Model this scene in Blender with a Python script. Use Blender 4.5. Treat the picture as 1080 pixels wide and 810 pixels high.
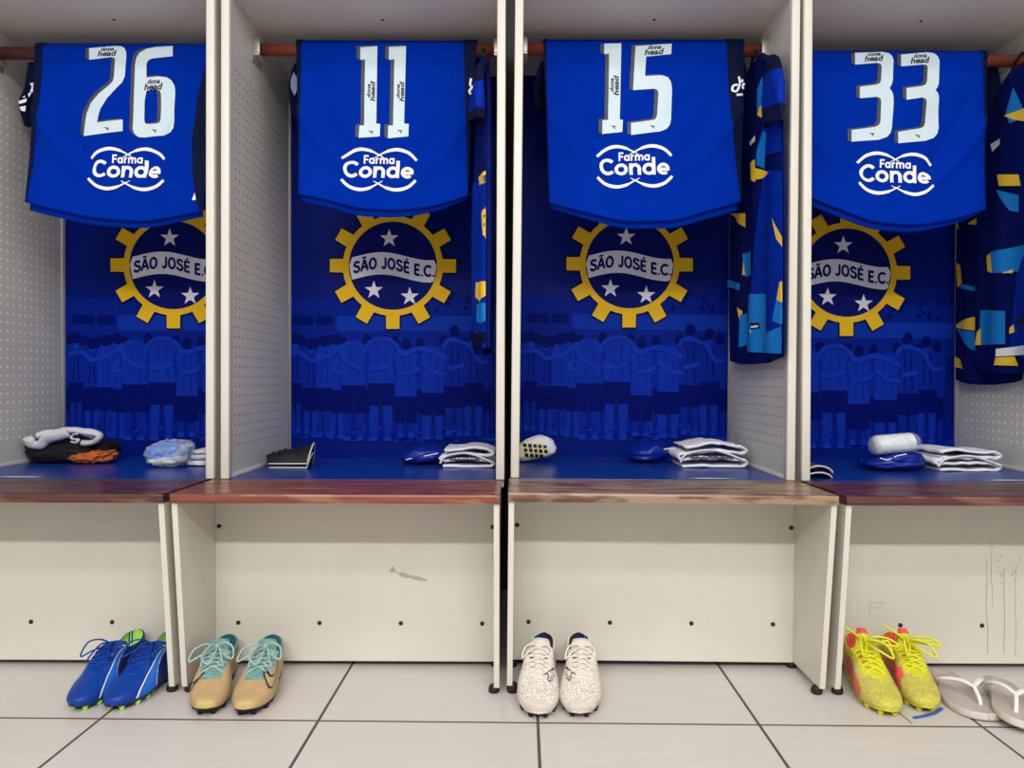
import bpy, bmesh, math, random
from mathutils import Vector, Matrix, noise
from mathutils.geometry import tessellate_polygon

sc = bpy.context.scene
C = sc.collection
for o in list(bpy.data.objects):
    bpy.data.objects.remove(o)

# ------------------------------------------------------------------ camera
FPX, CX, CY = 811.0, 540.0, 405.0
H, YAW, PIT, ROL = 0.6997, 0.00268, 0.00512, 0.00306
cd = bpy.data.cameras.new('camera'); cam = bpy.data.objects.new('camera', cd); C.objects.link(cam)
cd.sensor_fit = 'HORIZONTAL'; cd.sensor_width = 36.0; cd.lens = 36.0 * FPX / 1080.0; cd.clip_start = 0.02
CAMROT = (Matrix.Rotation(YAW, 3, 'Z') @ Matrix.Rotation(-PIT, 3, 'X') @ Matrix.Rotation(math.pi / 2, 3, 'X')
          @ Matrix.Rotation(-ROL, 3, 'Z').inverted())
cam.matrix_world = Matrix.Translation((0, 0, H)) @ CAMROT.to_4x4()
sc.camera = cam

def ray(px, py):
    return CAMROT @ Vector(((px - CX) / FPX, -(py - CY) / FPX, -1.0))
def at(px, py, Y):
    d = ray(px, py); return Vector((0, 0, H)) + d * (Y / d.y)
def at_x(px, py, X):
    d = ray(px, py); return Vector((0, 0, H)) + d * (X / d.x)
def at_z(px, py, Z=0.0):
    d = ray(px, py); return Vector((0, 0, H)) + d * ((Z - H) / d.z)

# ------------------------------------------------------------------ light
wd = bpy.data.worlds.new('world'); sc.world = wd; wd.use_nodes = True
wd.node_tree.nodes['Background'].inputs[0].default_value = (0.80, 0.86, 1.0, 1)
wd.node_tree.nodes['Background'].inputs[1].default_value = 0.05
def area(name, loc, sx, sy, power, col=(1.0, 0.995, 0.975)):
    l = bpy.data.lights.new(name, 'AREA'); l.shape = 'RECTANGLE'; l.size = sx; l.size_y = sy
    l.energy = power; l.color = col
    o = bpy.data.objects.new(name, l); o.location = loc; C.objects.link(o); return o
area('tube_light_row', (0.0, 0.25, 2.78), 3.6, 0.30, 16)
area('tube_light_row', (0.0, -0.9, 2.78), 3.6, 0.30, 24)
area('tube_light_row', (0.0, -2.3, 2.78), 3.6, 0.24, 150)
sc.view_settings.view_transform = 'Standard'; sc.view_settings.look = 'None'
sc.view_settings.gamma = 1.0; sc.view_settings.use_curve_mapping = False
sc.view_settings.exposure = 0.62

# ------------------------------------------------------------------ materials
def lin(c):
    return tuple(((v / 255) / 12.92 if v / 255 <= 0.04045 else ((v / 255 + 0.055) / 1.055) ** 2.4) for v in c)
class NT:
    def __init__(s, m): s.t = m.node_tree; s.n = s.t.nodes; s.l = s.t.links
    def node(s, ty, **kw):
        n = s.n.new(ty)
        for k, v in kw.items(): setattr(n, k, v)
        return n
    def link(s, a, b): s.l.new(a, b)
    def math(s, op, a, b=None, c=None):
        n = s.n.new('ShaderNodeMath'); n.operation = op
        for i, v in enumerate((a, b, c)):
            if v is None: continue
            if isinstance(v, (int, float)): n.inputs[i].default_value = v
            else: s.link(v, n.inputs[i])
        return n.outputs[0]
    def mix(s, f, a, b):
        n = s.n.new('ShaderNodeMix'); n.data_type = 'RGBA'
        for i, v in ((0, f), (6, a), (7, b)):
            if isinstance(v, (int, float)): n.inputs[i].default_value = v
            elif isinstance(v, tuple): n.inputs[i].default_value = (*v, 1) if len(v) == 3 else v
            else: s.link(v, n.inputs[i])
        return n.outputs[2]
def mat(name, col, rough=0.5, metal=0.0, spec=0.5, coat=0.0, var=0.0, vscale=8.0, bump=0.0, bscale=60.0, sheen=0.0, trans=0.0, alpha=1.0, stretch=(1, 1, 1)):
    m = bpy.data.materials.new(name); m.use_nodes = True
    b = m.node_tree.nodes['Principled BSDF']; n = NT(m); c = lin(col)
    b.inputs['Base Color'].default_value = (*c, 1)
    b.inputs['Roughness'].default_value = rough; b.inputs['Metallic'].default_value = metal
    b.inputs['Specular IOR Level'].default_value = spec; b.inputs['Coat Weight'].default_value = coat
    b.inputs['Coat Roughness'].default_value = 0.12
    b.inputs['Sheen Weight'].default_value = sheen; b.inputs['Transmission Weight'].default_value = trans
    b.inputs['Alpha'].default_value = alpha
    if var or bump:
        tc = n.node('ShaderNodeTexCoord'); mp = n.node('ShaderNodeMapping'); mp.inputs['Scale'].default_value = stretch
        n.link(tc.outputs['Object'], mp.inputs[0])
    if var:
        no = n.node('ShaderNodeTexNoise'); no.inputs['Scale'].default_value = vscale; no.inputs['Detail'].default_value = 5
        n.link(mp.outputs[0], no.inputs[0])
        mr = n.node('ShaderNodeMapRange'); mr.inputs[1].default_value = 0.3; mr.inputs[2].default_value = 0.7
        n.link(no.outputs[0], mr.inputs[0])
        n.link(n.mix(mr.outputs[0], tuple(v * (1 - var) for v in c), tuple(min(1, v * (1 + var)) for v in c)), b.inputs['Base Color'])
    if bump:
        nb = n.node('ShaderNodeTexNoise'); nb.inputs['Scale'].default_value = bscale; nb.inputs['Detail'].default_value = 4
        n.link(mp.outputs[0], nb.inputs[0])
        bu = n.node('ShaderNodeBump'); bu.inputs['Strength'].default_value = bump; bu.inputs['Distance'].default_value = 0.004
        n.link(nb.outputs[0], bu.inputs['Height']); n.link(bu.outputs[0], b.inputs['Normal'])
    return m

M = {}
M['white_metal'] = mat('painted_metal', (218, 215, 205), 0.38, var=0.03, vscale=5, bump=0.02, bscale=150)
M['base_metal'] = mat('base_panel_paint', (211, 207, 195), 0.42, var=0.04, vscale=4, bump=0.03, bscale=120)
M['shelf_metal'] = mat('shelf_paint', (205, 198, 190), 0.45, var=0.03, vscale=4)
M['black'] = mat('black_rubber', (18, 18, 20), 0.6)
M['screw'] = mat('dark_screw', (42, 36, 30), 0.5, metal=0.3)
M['steel'] = mat('bracket_steel', (190, 188, 182), 0.35, metal=0.5)
M['rail_wood'] = mat('rail_wood', (128, 62, 38), 0.45, var=0.25, vscale=14, stretch=(1, 8, 8))
M['rail_dark'] = mat('dark_rail_wood', (80, 40, 38), 0.5, var=0.2, vscale=14, stretch=(1, 8, 8))
M['poster'] = mat('poster_blue', (0, 24, 118), 0.45, spec=0.07, var=0.08, vscale=3)
M['shelf_blue'] = mat('blue_floor_board', (6, 52, 140), 0.30, var=0.06, vscale=6, bump=0.03, bscale=30)
for k, c in dict(pp_sky=(8, 34, 138), pp_band=(16, 52, 166), pp_head=(4, 16, 98), pp_shirt=(14, 46, 160), pp_shirt2=(10, 36, 142),
                 pp_short=(4, 16, 100), pp_leg=(13, 45, 158), pp_arm=(17, 53, 172), pp_ground=(4, 28, 138), pp_dark=(3, 18, 108),
                 crest_yellow=(236, 190, 40), crest_navy=(14, 24, 104), crest_white=(226, 228, 240), crest_edge=(8, 10, 60)).items():
    M[k] = mat('print_' + k, c, 0.45, spec=0.03, var=0.11 if k.startswith('pp_s') or k in ('pp_leg', 'pp_arm', 'pp_ground') else 0.0, vscale=70)
M['jersey_blue'] = mat('jersey_blue', (0, 44, 160), 0.8, spec=0.02, bump=0.06, bscale=500, var=0.05, vscale=10)
M['jersey_navy'] = mat('jersey_navy', (14, 22, 54), 0.7, spec=0.06, bump=0.06, bscale=400)
M['jersey_dark'] = mat('jersey_dark_blue', (8, 22, 92), 0.65, spec=0.06, var=0.25, vscale=40, bump=0.06, bscale=300)
M['jersey_royal'] = mat('jersey_royal', (2, 42, 158), 0.62, spec=0.06, var=0.12, vscale=30)
M['jersey_sky'] = mat('jersey_sky', (28, 128, 214), 0.62, spec=0.06)
M['jersey_yellow'] = mat('jersey_yellow', (244, 204, 60), 0.62, spec=0.06)
M['print_pale'] = mat('print_pale_blue', (206, 226, 236), 0.5)
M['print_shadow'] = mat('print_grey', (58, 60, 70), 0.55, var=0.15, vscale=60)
M['print_white'] = mat('print_white', (242, 244, 248), 0.5)
M['print_black'] = mat('print_black', (14, 14, 22), 0.55)
M['white_cloth'] = mat('white_cloth', (232, 232, 238), 0.8, spec=0.2, bump=0.12, bscale=180)
M['grey_cloth'] = mat('grey_cloth', (206, 206, 212), 0.8, spec=0.2, bump=0.15, bscale=160)
M['black_cloth'] = mat('black_cloth', (16, 17, 22), 0.75, spec=0.3, bump=0.12, bscale=120)
M['orange_cloth'] = mat('orange_cloth', (188, 96, 50), 0.7, spec=0.3, bump=0.15, bscale=80)
M['blue_bag'] = mat('blue_nylon', (2, 34, 140), 0.38, spec=0.4, bump=0.3, bscale=45)

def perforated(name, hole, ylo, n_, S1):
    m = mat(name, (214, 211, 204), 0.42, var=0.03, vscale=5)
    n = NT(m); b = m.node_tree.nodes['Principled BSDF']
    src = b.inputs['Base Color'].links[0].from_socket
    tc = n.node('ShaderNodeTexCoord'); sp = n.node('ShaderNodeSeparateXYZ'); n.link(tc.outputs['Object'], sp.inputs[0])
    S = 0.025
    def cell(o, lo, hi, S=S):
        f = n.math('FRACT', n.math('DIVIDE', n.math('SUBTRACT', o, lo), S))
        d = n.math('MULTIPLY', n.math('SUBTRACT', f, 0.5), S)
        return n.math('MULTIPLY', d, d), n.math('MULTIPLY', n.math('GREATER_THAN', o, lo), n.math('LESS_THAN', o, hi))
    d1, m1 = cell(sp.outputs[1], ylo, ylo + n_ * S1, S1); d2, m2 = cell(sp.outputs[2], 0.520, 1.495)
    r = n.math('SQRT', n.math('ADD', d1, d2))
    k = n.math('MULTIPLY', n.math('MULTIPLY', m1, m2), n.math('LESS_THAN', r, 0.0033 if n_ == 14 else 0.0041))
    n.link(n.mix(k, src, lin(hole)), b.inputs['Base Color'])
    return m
M['perf_white'] = perforated('perforated_panel_painted_hole_light', (255, 255, 252), 0.041, 17, 0.0266)  # light showing through the holes, painted as white dots in the base colour
M['perf_dark'] = perforated('perforated_panel_dark_holes', (104, 102, 99), 0.048, 14, 0.0272)

def wood(name, c1, c2, wear, wearcol=(150, 118, 92)):
    m = mat(name, c1, 0.36, coat=0.12); n = NT(m); b = m.node_tree.nodes['Principled BSDF']
    tc = n.node('ShaderNodeTexCoord'); mp = n.node('ShaderNodeMapping'); mp.inputs['Scale'].default_value = (1.0, 44, 44)
    n.link(tc.outputs['Object'], mp.inputs[0])
    no = n.node('ShaderNodeTexNoise'); no.inputs['Scale'].default_value = 3.2; no.inputs['Detail'].default_value = 8; n.link(mp.outputs[0], no.inputs[0])
    r = n.node('ShaderNodeMapRange'); r.inputs[1].default_value = 0.35; r.inputs[2].default_value = 0.65; n.link(no.outputs[0], r.inputs[0])
    col = n.mix(r.outputs[0], lin(c1), lin(c2))
    mp2 = n.node('ShaderNodeMapping'); mp2.inputs['Scale'].default_value = (5, 24, 24); n.link(tc.outputs['Object'], mp2.inputs[0])
    n2 = n.node('ShaderNodeTexNoise'); n2.inputs['Scale'].default_value = 2.0; n2.inputs['Detail'].default_value = 6; n.link(mp2.outputs[0], n2.inputs[0])
    r2 = n.node('ShaderNodeMapRange'); r2.inputs[1].default_value = 0.62 - wear * 0.25; r2.inputs[2].default_value = 0.70 - wear * 0.2; n.link(n2.outputs[0], r2.inputs[0])
    n.link(n.mix(n.math('MULTIPLY', r2.outputs[0], 0.8), col, lin(wearcol)), b.inputs['Base Color'])
    return m

def floor_mat():
    m = mat('floor_tiles', (205, 198, 192), 0.30); n = NT(m); b = m.node_tree.nodes['Principled BSDF']
    tc = n.node('ShaderNodeTexCoord'); mp = n.node('ShaderNodeMapping', vector_type='POINT')
    T = 0.45; tx, ty, tr = 0.05079, 1.56664, -0.01152
    mp.vector_type = 'TEXTURE'; mp.inputs['Location'].default_value = (tx, ty, 0); mp.inputs['Rotation'].default_value = (0, 0, tr)
    n.link(tc.outputs['Object'], mp.inputs[0]); sp = n.node('ShaderNodeSeparateXYZ'); n.link(mp.outputs[0], sp.inputs[0])
    def edge(o):
        f = n.math('FRACT', n.math('ADD', n.math('DIVIDE', o, T), 0.5))
        return n.math('MULTIPLY', n.math('ABSOLUTE', n.math('SUBTRACT', f, 0.5)), T)
    g = n.math('MINIMUM', edge(sp.outputs[0]), edge(sp.outputs[1]))
    k = n.math('LESS_THAN', g, 0.0031)
    m2 = n.node('ShaderNodeMapping'); m2.inputs['Scale'].default_value = (4, 60, 1); n.link(mp.outputs[0], m2.inputs[0])
    no = n.node('ShaderNodeTexNoise'); no.inputs['Scale'].default_value = 1.5; no.inputs['Detail'].default_value = 6; n.link(m2.outputs[0], no.inputs[0])
    n3 = n.node('ShaderNodeTexNoise'); n3.inputs['Scale'].default_value = 5; n.link(mp.outputs[0], n3.inputs[0])
    f = n.math('ADD', n.math('MULTIPLY', no.outputs[0], 0.6), n.math('MULTIPLY', n3.outputs[0], 0.4))
    col = n.mix(f, lin((198, 191, 187)), lin((217, 210, 206)))
    n.link(n.mix(k, col, lin((84, 72, 66))), b.inputs['Base Color'])
    n.link(n.math('ADD', n.math('MULTIPLY', k, 0.4), 0.32), b.inputs['Roughness'])
    bu = n.node('ShaderNodeBump'); bu.inputs['Strength'].default_value = 0.4; bu.inputs['Distance'].default_value = 0.002; bu.invert = True
    n.link(k, bu.inputs['Height']); n.link(bu.outputs[0], b.inputs['Normal'])
    return m

# ------------------------------------------------------------------ helpers
def tag(o, label=None, cat=None, group=None, kind=None):
    if label: o['label'] = label
    if cat: o['category'] = cat
    if group: o['group'] = group
    if kind: o['kind'] = kind
    return o
def thing(name, label, cat, loc=(0, 0, 0), rz=0.0, group=None):
    o = bpy.data.objects.new(name, None); o.empty_display_size = 0.05; C.objects.link(o)
    o.location = loc; o.rotation_euler = (0, 0, rz); return tag(o, label, cat, group)
def obj(name, bm, mats, parent=None, smooth=True, off=None, sub=0, solid=0.0, soff=0.0, weld=True):
    me = bpy.data.meshes.new(name)
    if off is not None: bmesh.ops.translate(bm, vec=-Vector(off), verts=bm.verts)
    if weld: bmesh.ops.remove_doubles(bm, verts=bm.verts, dist=1e-5)
    bmesh.ops.recalc_face_normals(bm, faces=bm.faces)
    bm.to_mesh(me); bm.free()
    for m in (mats if isinstance(mats, (list, tuple)) else [mats]): me.materials.append(m)
    if smooth:
        me.shade_smooth()
    o = bpy.data.objects.new(name, me); C.objects.link(o)
    if parent: o.parent = parent
    if solid:
        s = o.modifiers.new('solid', 'SOLIDIFY'); s.thickness = solid; s.offset = soff
    if sub:
        s = o.modifiers.new('sub', 'SUBSURF'); s.levels = sub; s.render_levels = sub
    return o
def box(bm, lo, hi, bev=0.0, mi=0):
    r = bmesh.ops.create_cube(bm, size=1.0)
    vs = r['verts']
    for v in vs:
        v.co = Vector([lo[i] + (v.co[i] + 0.5) * (hi[i] - lo[i]) for i in range(3)])
    fs = set(f for v in vs for f in v.link_faces)
    for f in fs: f.material_index = mi
    if bev:
        es = set(e for v in vs for e in v.link_edges)
        bmesh.ops.bevel(bm, geom=list(es), offset=bev, segments=2, affect='EDGES', profile=0.5)
    return bm
def prism(bm, pts, d0, d1, axis='x', mi=0):
    """2D outline extruded along an axis"""
    def P(a, b, d): return {'x': (d, a, b), 'y': (a, d, b), 'z': (a, b, d)}[axis]
    A = [bm.verts.new(P(a, b, d0)) for a, b in pts]; B = [bm.verts.new(P(a, b, d1)) for a, b in pts]
    fs = [bm.faces.new(A), bm.faces.new(B[::-1])]; n = len(pts)
    for i in range(n): fs.append(bm.faces.new((A[i], B[i], B[(i + 1) % n], A[(i + 1) % n])))
    for f in fs: f.material_index = mi
    return bm
def frame_axes(t):
    up = Vector((0, 0, 1)) if abs(t.z) < 0.9 else Vector((1, 0, 0))
    a = t.cross(up).normalized(); return a, a.cross(t).normalized()
def tube(bm, pts, r, seg=8, mi=0, flat=1.0, caps=True):
    pts = [Vector(p) for p in pts]; rings = []; n = len(pts); pa = None
    for i, p in enumerate(pts):
        t = (pts[min(i + 1, n - 1)] - pts[max(i - 1, 0)]).normalized()
        if pa is None: a, b = frame_axes(t)
        else:
            a = (pa - t * pa.dot(t)).normalized(); b = a.cross(t).normalized()
        pa = a
        rr = r[i] if isinstance(r, (list, tuple)) else r
        rings.append([bm.verts.new(p + a * math.cos(2 * math.pi * k / seg) * rr + b * math.sin(2 * math.pi * k / seg) * rr * flat) for k in range(seg)])
    fs = []
    for i in range(n - 1):
        for k in range(seg):
            fs.append(bm.faces.new((rings[i][k], rings[i][(k + 1) % seg], rings[i + 1][(k + 1) % seg], rings[i + 1][k])))
    if caps:
        fs.append(bm.faces.new(rings[0][::-1])); fs.append(bm.faces.new(rings[-1]))
    for f in fs: f.material_index = mi
    return bm
def spline(pts, n=8):
    """Catmull-Rom through points of any dimension"""
    pts = [tuple(p) for p in pts]; out = []
    P = [pts[0]] + pts + [pts[-1]]
    for i in range(1, len(P) - 2):
        for k in range(n):
            t = k / n
            out.append(tuple(0.5 * (2 * b + (c - a) * t + (2 * a - 5 * b + 4 * c - d) * t * t + (3 * b - a - 3 * c + d) * t ** 3)
                             for a, b, c, d in zip(P[i - 1], P[i], P[i + 1], P[i + 2])))
    out.append(pts[-1]); return out
def table(tb):
    """smooth monotone interpolation of (t, value) pairs"""
    xs = [a for a, _ in tb]; ys = [b for _, b in tb]; n = len(xs)
    d = [(ys[i + 1] - ys[i]) / (xs[i + 1] - xs[i]) for i in range(n - 1)]
    m = [d[0]] + [0 if d[i - 1] * d[i] <= 0 else 2 * d[i - 1] * d[i] / (d[i - 1] + d[i]) for i in range(1, n - 1)] + [d[-1]]
    def f(x):
        if x <= xs[0]: return ys[0]
        if x >= xs[-1]: return ys[-1]
        i = max(j for j in range(n - 1) if xs[j] <= x); h = xs[i + 1] - xs[i]; t = (x - xs[i]) / h
        return (ys[i] * (1 + 2 * t) * (1 - t) ** 2 + m[i] * h * t * (1 - t) ** 2 + ys[i + 1] * t * t * (3 - 2 * t) + m[i + 1] * h * t * t * (t - 1))
    return f
def poly2d(loops):
    """triangles of an outline (first loop) with holes"""
    tri = tessellate_polygon([[Vector((p[0], p[1], 0)) for p in lp] for lp in loops])
    flat = [p for lp in loops for p in lp]
    return [[flat[i] for i in t] for t in tri]
def lay(bm, tris, fn, maxlen=None, mi=0):
    """lay flat triangles on a surface fn(u, v) -> point"""
    b2 = bmesh.new(); mp = {}
    for t in tris:
        vs = []
        for p in t:
            k = (round(p[0], 6), round(p[1], 6))
            if k not in mp: mp[k] = b2.verts.new((p[0], p[1], 0))
            vs.append(mp[k])
        if len(set(vs)) == 3:
            try: b2.faces.new(vs)
            except ValueError: pass
    if maxlen:
        for _ in range(7):
            es = [e for e in b2.edges if e.calc_length() > maxlen]
            if not es: break
            bmesh.ops.subdivide_edges(b2, edges=es, cuts=1)
            bmesh.ops.triangulate(b2, faces=[f for f in b2.faces if len(f.verts) > 3])
    vm = {v: bm.verts.new(fn(v.co.x, v.co.y)) for v in b2.verts}
    for f in b2.faces:
        nf = bm.faces.new([vm[v] for v in f.verts]); nf.material_index = mi
    b2.free()
def ribbon2d(pts, w):
    """flat ribbon with width list -> triangles"""
    n = len(pts); L = []; R = []
    for i in range(n):
        a = pts[max(i - 1, 0)]; b = pts[min(i + 1, n - 1)]
        dx, dy = b[0] - a[0], b[1] - a[1]; l = math.hypot(dx, dy) or 1
        ww = w[i] if isinstance(w, (list, tuple)) else w
        L.append((pts[i][0] - dy / l * ww / 2, pts[i][1] + dx / l * ww / 2)); R.append((pts[i][0] + dy / l * ww / 2, pts[i][1] - dx / l * ww / 2))
    out = []
    for i in range(n - 1):
        out += [[L[i], R[i], R[i + 1]], [L[i], R[i + 1], L[i + 1]]]
    return out
def text2d(s, size=1.0, bold=0.0, shear=0.0, space=1.0):
    """triangles of a word, origin at the left end of its baseline; returns tris and width"""
    cu = bpy.data.curves.new('word', 'FONT'); cu.body = s; cu.size = size; cu.offset = bold; cu.shear = shear; cu.space_character = space
    cu.resolution_u = 4
    ob = bpy.data.objects.new('word', cu); C.objects.link(ob)
    dg = bpy.context.evaluated_depsgraph_get(); me = bpy.data.meshes.new_from_object(ob.evaluated_get(dg))
    me.calc_loop_triangles()
    tr = [[(me.vertices[i].co.x, me.vertices[i].co.y) for i in t.vertices] for t in me.loop_triangles]
    xs = [p[0] for t in tr for p in t]; ys = [p[1] for t in tr for p in t]
    bpy.data.objects.remove(ob); bpy.data.curves.remove(cu); bpy.data.meshes.remove(me)
    return tr, (min(xs), max(xs), min(ys), max(ys))
def fit_text(s, x0, x1, y0, y1, bold=0.0, shear=0.0, space=1.0):
    """word scaled into a box (y up)"""
    tr, (a, b, c, d) = text2d(s, 1.0, bold, shear, space)
    return [[(x0 + (p[0] - a) / (b - a) * (x1 - x0), y0 + (p[1] - c) / (d - c) * (y1 - y0)) for p in t] for t in tr]
def arc(cx, cy, rx, ry, a0, a1, n=20):
    return [(cx + rx * math.cos(math.radians(a0 + (a1 - a0) * k / n)), cy + ry * math.sin(math.radians(a0 + (a1 - a0) * k / n))) for k in range(n + 1)]
GLYPH = {
 'C': (.80, [arc(.46, .5, .37, .42, 42, 318)]), 'o': (.72, [arc(.36, .34, .27, .26, 0, 360, 28)]),
 'n': (.72, [[(.13, 0), (.13, .68)], arc(.36, .37, .225, .225, 170, 0) + [(.585, 0)]]), 'd': (.76, [arc(.35, .34, .26, .26, 0, 360, 28), [(.62, 0), (.62, 1.02)]]),
 'e': (.70, [arc(.35, .34, .26, .26, 0, 312, 26), [(.12, .32), (.68, .32)]]), 'F': (.62, [[(.13, 0), (.13, .97)], [(.13, .89), (.60, .89)], [(.13, .48), (.55, .48)]]),
 'a': (.72, [arc(.33, .34, .24, .26, 0, 360, 28), [(.58, 0), (.58, .68)]]), 'r': (.46, [[(.13, 0), (.13, .68)], arc(.36, .34, .23, .26, 175, 80, 10)]),
 'm': (1.08, [[(.13, 0), (.13, .68)], arc(.335, .38, .2, .22, 170, 0, 14) + [(.535, 0)], arc(.74, .38, .2, .22, 170, 0, 14) + [(.94, 0)]]),
 'S': (.70, [spline([(.60, .76), (.52, .88), (.34, .93), (.17, .86), (.14, .70), (.28, .57), (.46, .49), (.60, .38), (.60, .20), (.46, .08), (.28, .07), (.13, .16), (.09, .28)], 4)]),
 'A': (.78, [[(.05, 0), (.39, 1.0)], [(.39, 1.0), (.73, 0)], [(.18, .34), (.60, .34)]]), 'O': (.82, [arc(.41, .5, .31, .43, 0, 360, 30)]),
 'J': (.58, [[(.44, 1.0), (.44, .30)] + arc(.27, .28, .17, .21, 0, -165, 12)]), 'E': (.64, [[(.14, 0), (.14, 1.0)], [(.14, .93), (.60, .93)], [(.14, .51), (.56, .51)], [(.14, .07), (.62, .07)]]),
 '.': (.26, [[(.13, 0), (.13, .15)]]), ' ': (.34, []), 'tilde': (0, [spline([(.20, 1.10), (.30, 1.19), (.42, 1.14), (.56, 1.20)], 4)]), 'acute': (0, [[(.28, 1.10), (.44, 1.26)]])}
def letters(word, sw, x0, x1, y0, cap):
    """stroke-built word: a list of triangle lists, one per stroke"""
    out = []; x = 0.0
    for ch in word:
        for key in {'Ã': ('A', 'tilde'), 'É': ('E', 'acute')}.get(ch, (ch,)):
            for st in GLYPH[key][1]: out.append(ribbon2d([(x + p[0], p[1]) for p in st], sw if key not in ('tilde', 'acute') else sw * .75))
        x += GLYPH[{'Ã': 'A', 'É': 'E'}.get(ch, ch)][0] + .04
    xs = [p[0] for tr in out for t in tr for p in t]; a, b = min(xs), max(xs)
    return [[[(x0 + (p[0] - a) / (b - a) * (x1 - x0), y0 + p[1] * cap) for p in t] for t in tr] for tr in out]
def fbm(p, s=1.0): return noise.fractal(Vector(p) * s, 1.0, 2.0, 3)
def star(cx, cy, r, rot=0.0):
    return [(cx + math.sin(rot + k * math.pi / 5) * (r if k % 2 == 0 else r * 0.40), cy + math.cos(rot + k * math.pi / 5) * (r if k % 2 == 0 else r * 0.40)) for k in range(10)]

# ------------------------------------------------------------------ the room
def struct(name, lo, hi, m):
    bm = bmesh.new(); box(bm, lo, hi); o = obj(name, bm, m, smooth=False); o['kind'] = 'structure'; return o
M['wall'] = mat('wall_paint', (214, 210, 202), 0.7)
struct('floor', (-3.6, -3.4, -0.06), (3.6, 2.62, 0.0), floor_mat())
struct('wall_back', (-3.6, 2.56, 0.0), (3.6, 2.62, 2.9), mat('dark_back_wall', (60, 60, 62), 0.8))
struct('wall_left', (-3.66, -3.4, 0.0), (-3.6, 2.62, 2.9), M['wall'])
struct('wall_right', (3.6, -3.4, 0.0), (3.66, 2.62, 2.9), M['wall'])
struct('wall_front', (-3.66, -3.46, 0.0), (3.66, -3.4, 2.9), mat('front_wall_paint', (128, 128, 130), 0.7))
struct('ceiling', (-3.66, -3.46, 2.9), (3.66, 2.62, 2.96), mat('ceiling_paint', (226, 224, 218), 0.8))

# ------------------------------------------------------------------ lockers
W, P, X0 = 0.69968, 0.71557, -0.72283
DU, DB, DF = 1.890, 2.432, 1.6463
ZS = 0.4534                       # seat top
YR = 2.10                         # hanging rail
def LX(i): return X0 + P * (i - 2)
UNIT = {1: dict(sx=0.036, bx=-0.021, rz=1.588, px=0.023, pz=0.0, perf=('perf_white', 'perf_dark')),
        2: dict(sx=0.017, bx=-0.014, rz=1.598, px=0.0, pz=0.0, perf=('perf_dark', 'perf_dark')),
        3: dict(sx=0.0, bx=-0.003, rz=1.598, px=0.027, pz=0.004, perf=('perf_dark', 'perf_dark')),
        4: dict(sx=-0.022, bx=0.006, rz=1.572, px=-0.002, pz=-0.018, perf=('perf_dark', 'perf_white'))}
WOODS = {1: wood('dark_brown_wood', (58, 26, 24), (84, 42, 36), 0.35, (120, 84, 66)),
         2: wood('red_brown_wood', (104, 46, 32), (132, 66, 44), 0.38, (150, 104, 78)),
         3: wood('worn_brown_wood', (80, 46, 36), (112, 74, 56), 0.9, (160, 134, 108)),
         4: wood('purple_brown_wood', (66, 28, 32), (94, 46, 46), 0.4, (124, 84, 72))}
LABEL = {1: 'metal locker bay at far left with dark brown bench seat and white-dotted left side panel',
         2: 'metal locker bay with red-brown bench seat, holding the number 11 jersey',
         3: 'metal locker bay with worn greyish-brown bench seat, holding the number 15 jersey',
         4: 'metal locker bay at far right with purple-brown bench, drip-stained under the seat'}
SEATC = {}

# poster print, drawn once in metres on the back panel (x from the panel's left, z up from the seat)
def pl(px, py): return ((px - 302.0) * 0.0030, (484.0 - py) * 0.0030)
PEOPLE = [  # centre x, shoulder y, half width, hem y, shorts y, feet y, head y or None, shirt
    (312, 372, 8, 407, 428, 458, 360, 'pp_shirt2'), (329, 374, 9, 412, 436, 460, 366, 'pp_shirt2'),
    (343, 370, 9, 412, 436, 464, 363, 'pp_shirt'), (356, 368, 10, 414, 438, 466, 361, 'pp_shirt'),
    (374, 366, 14, 409, 438, 468, None, 'pp_shirt'), (403, 362, 15, 407, 430, 468, None, 'pp_shirt'),
    (429, 374, 12, 421, 448, 464, 366, 'pp_shirt'), (458, 372, 13, 417, 440, 466, None, 'pp_shirt'),
    (480, 364, 12, 410, 432, 462, 352, 'pp_shirt2'), (500, 366, 12, 406, 430, 462, 356, 'pp_shirt2')]
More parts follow.
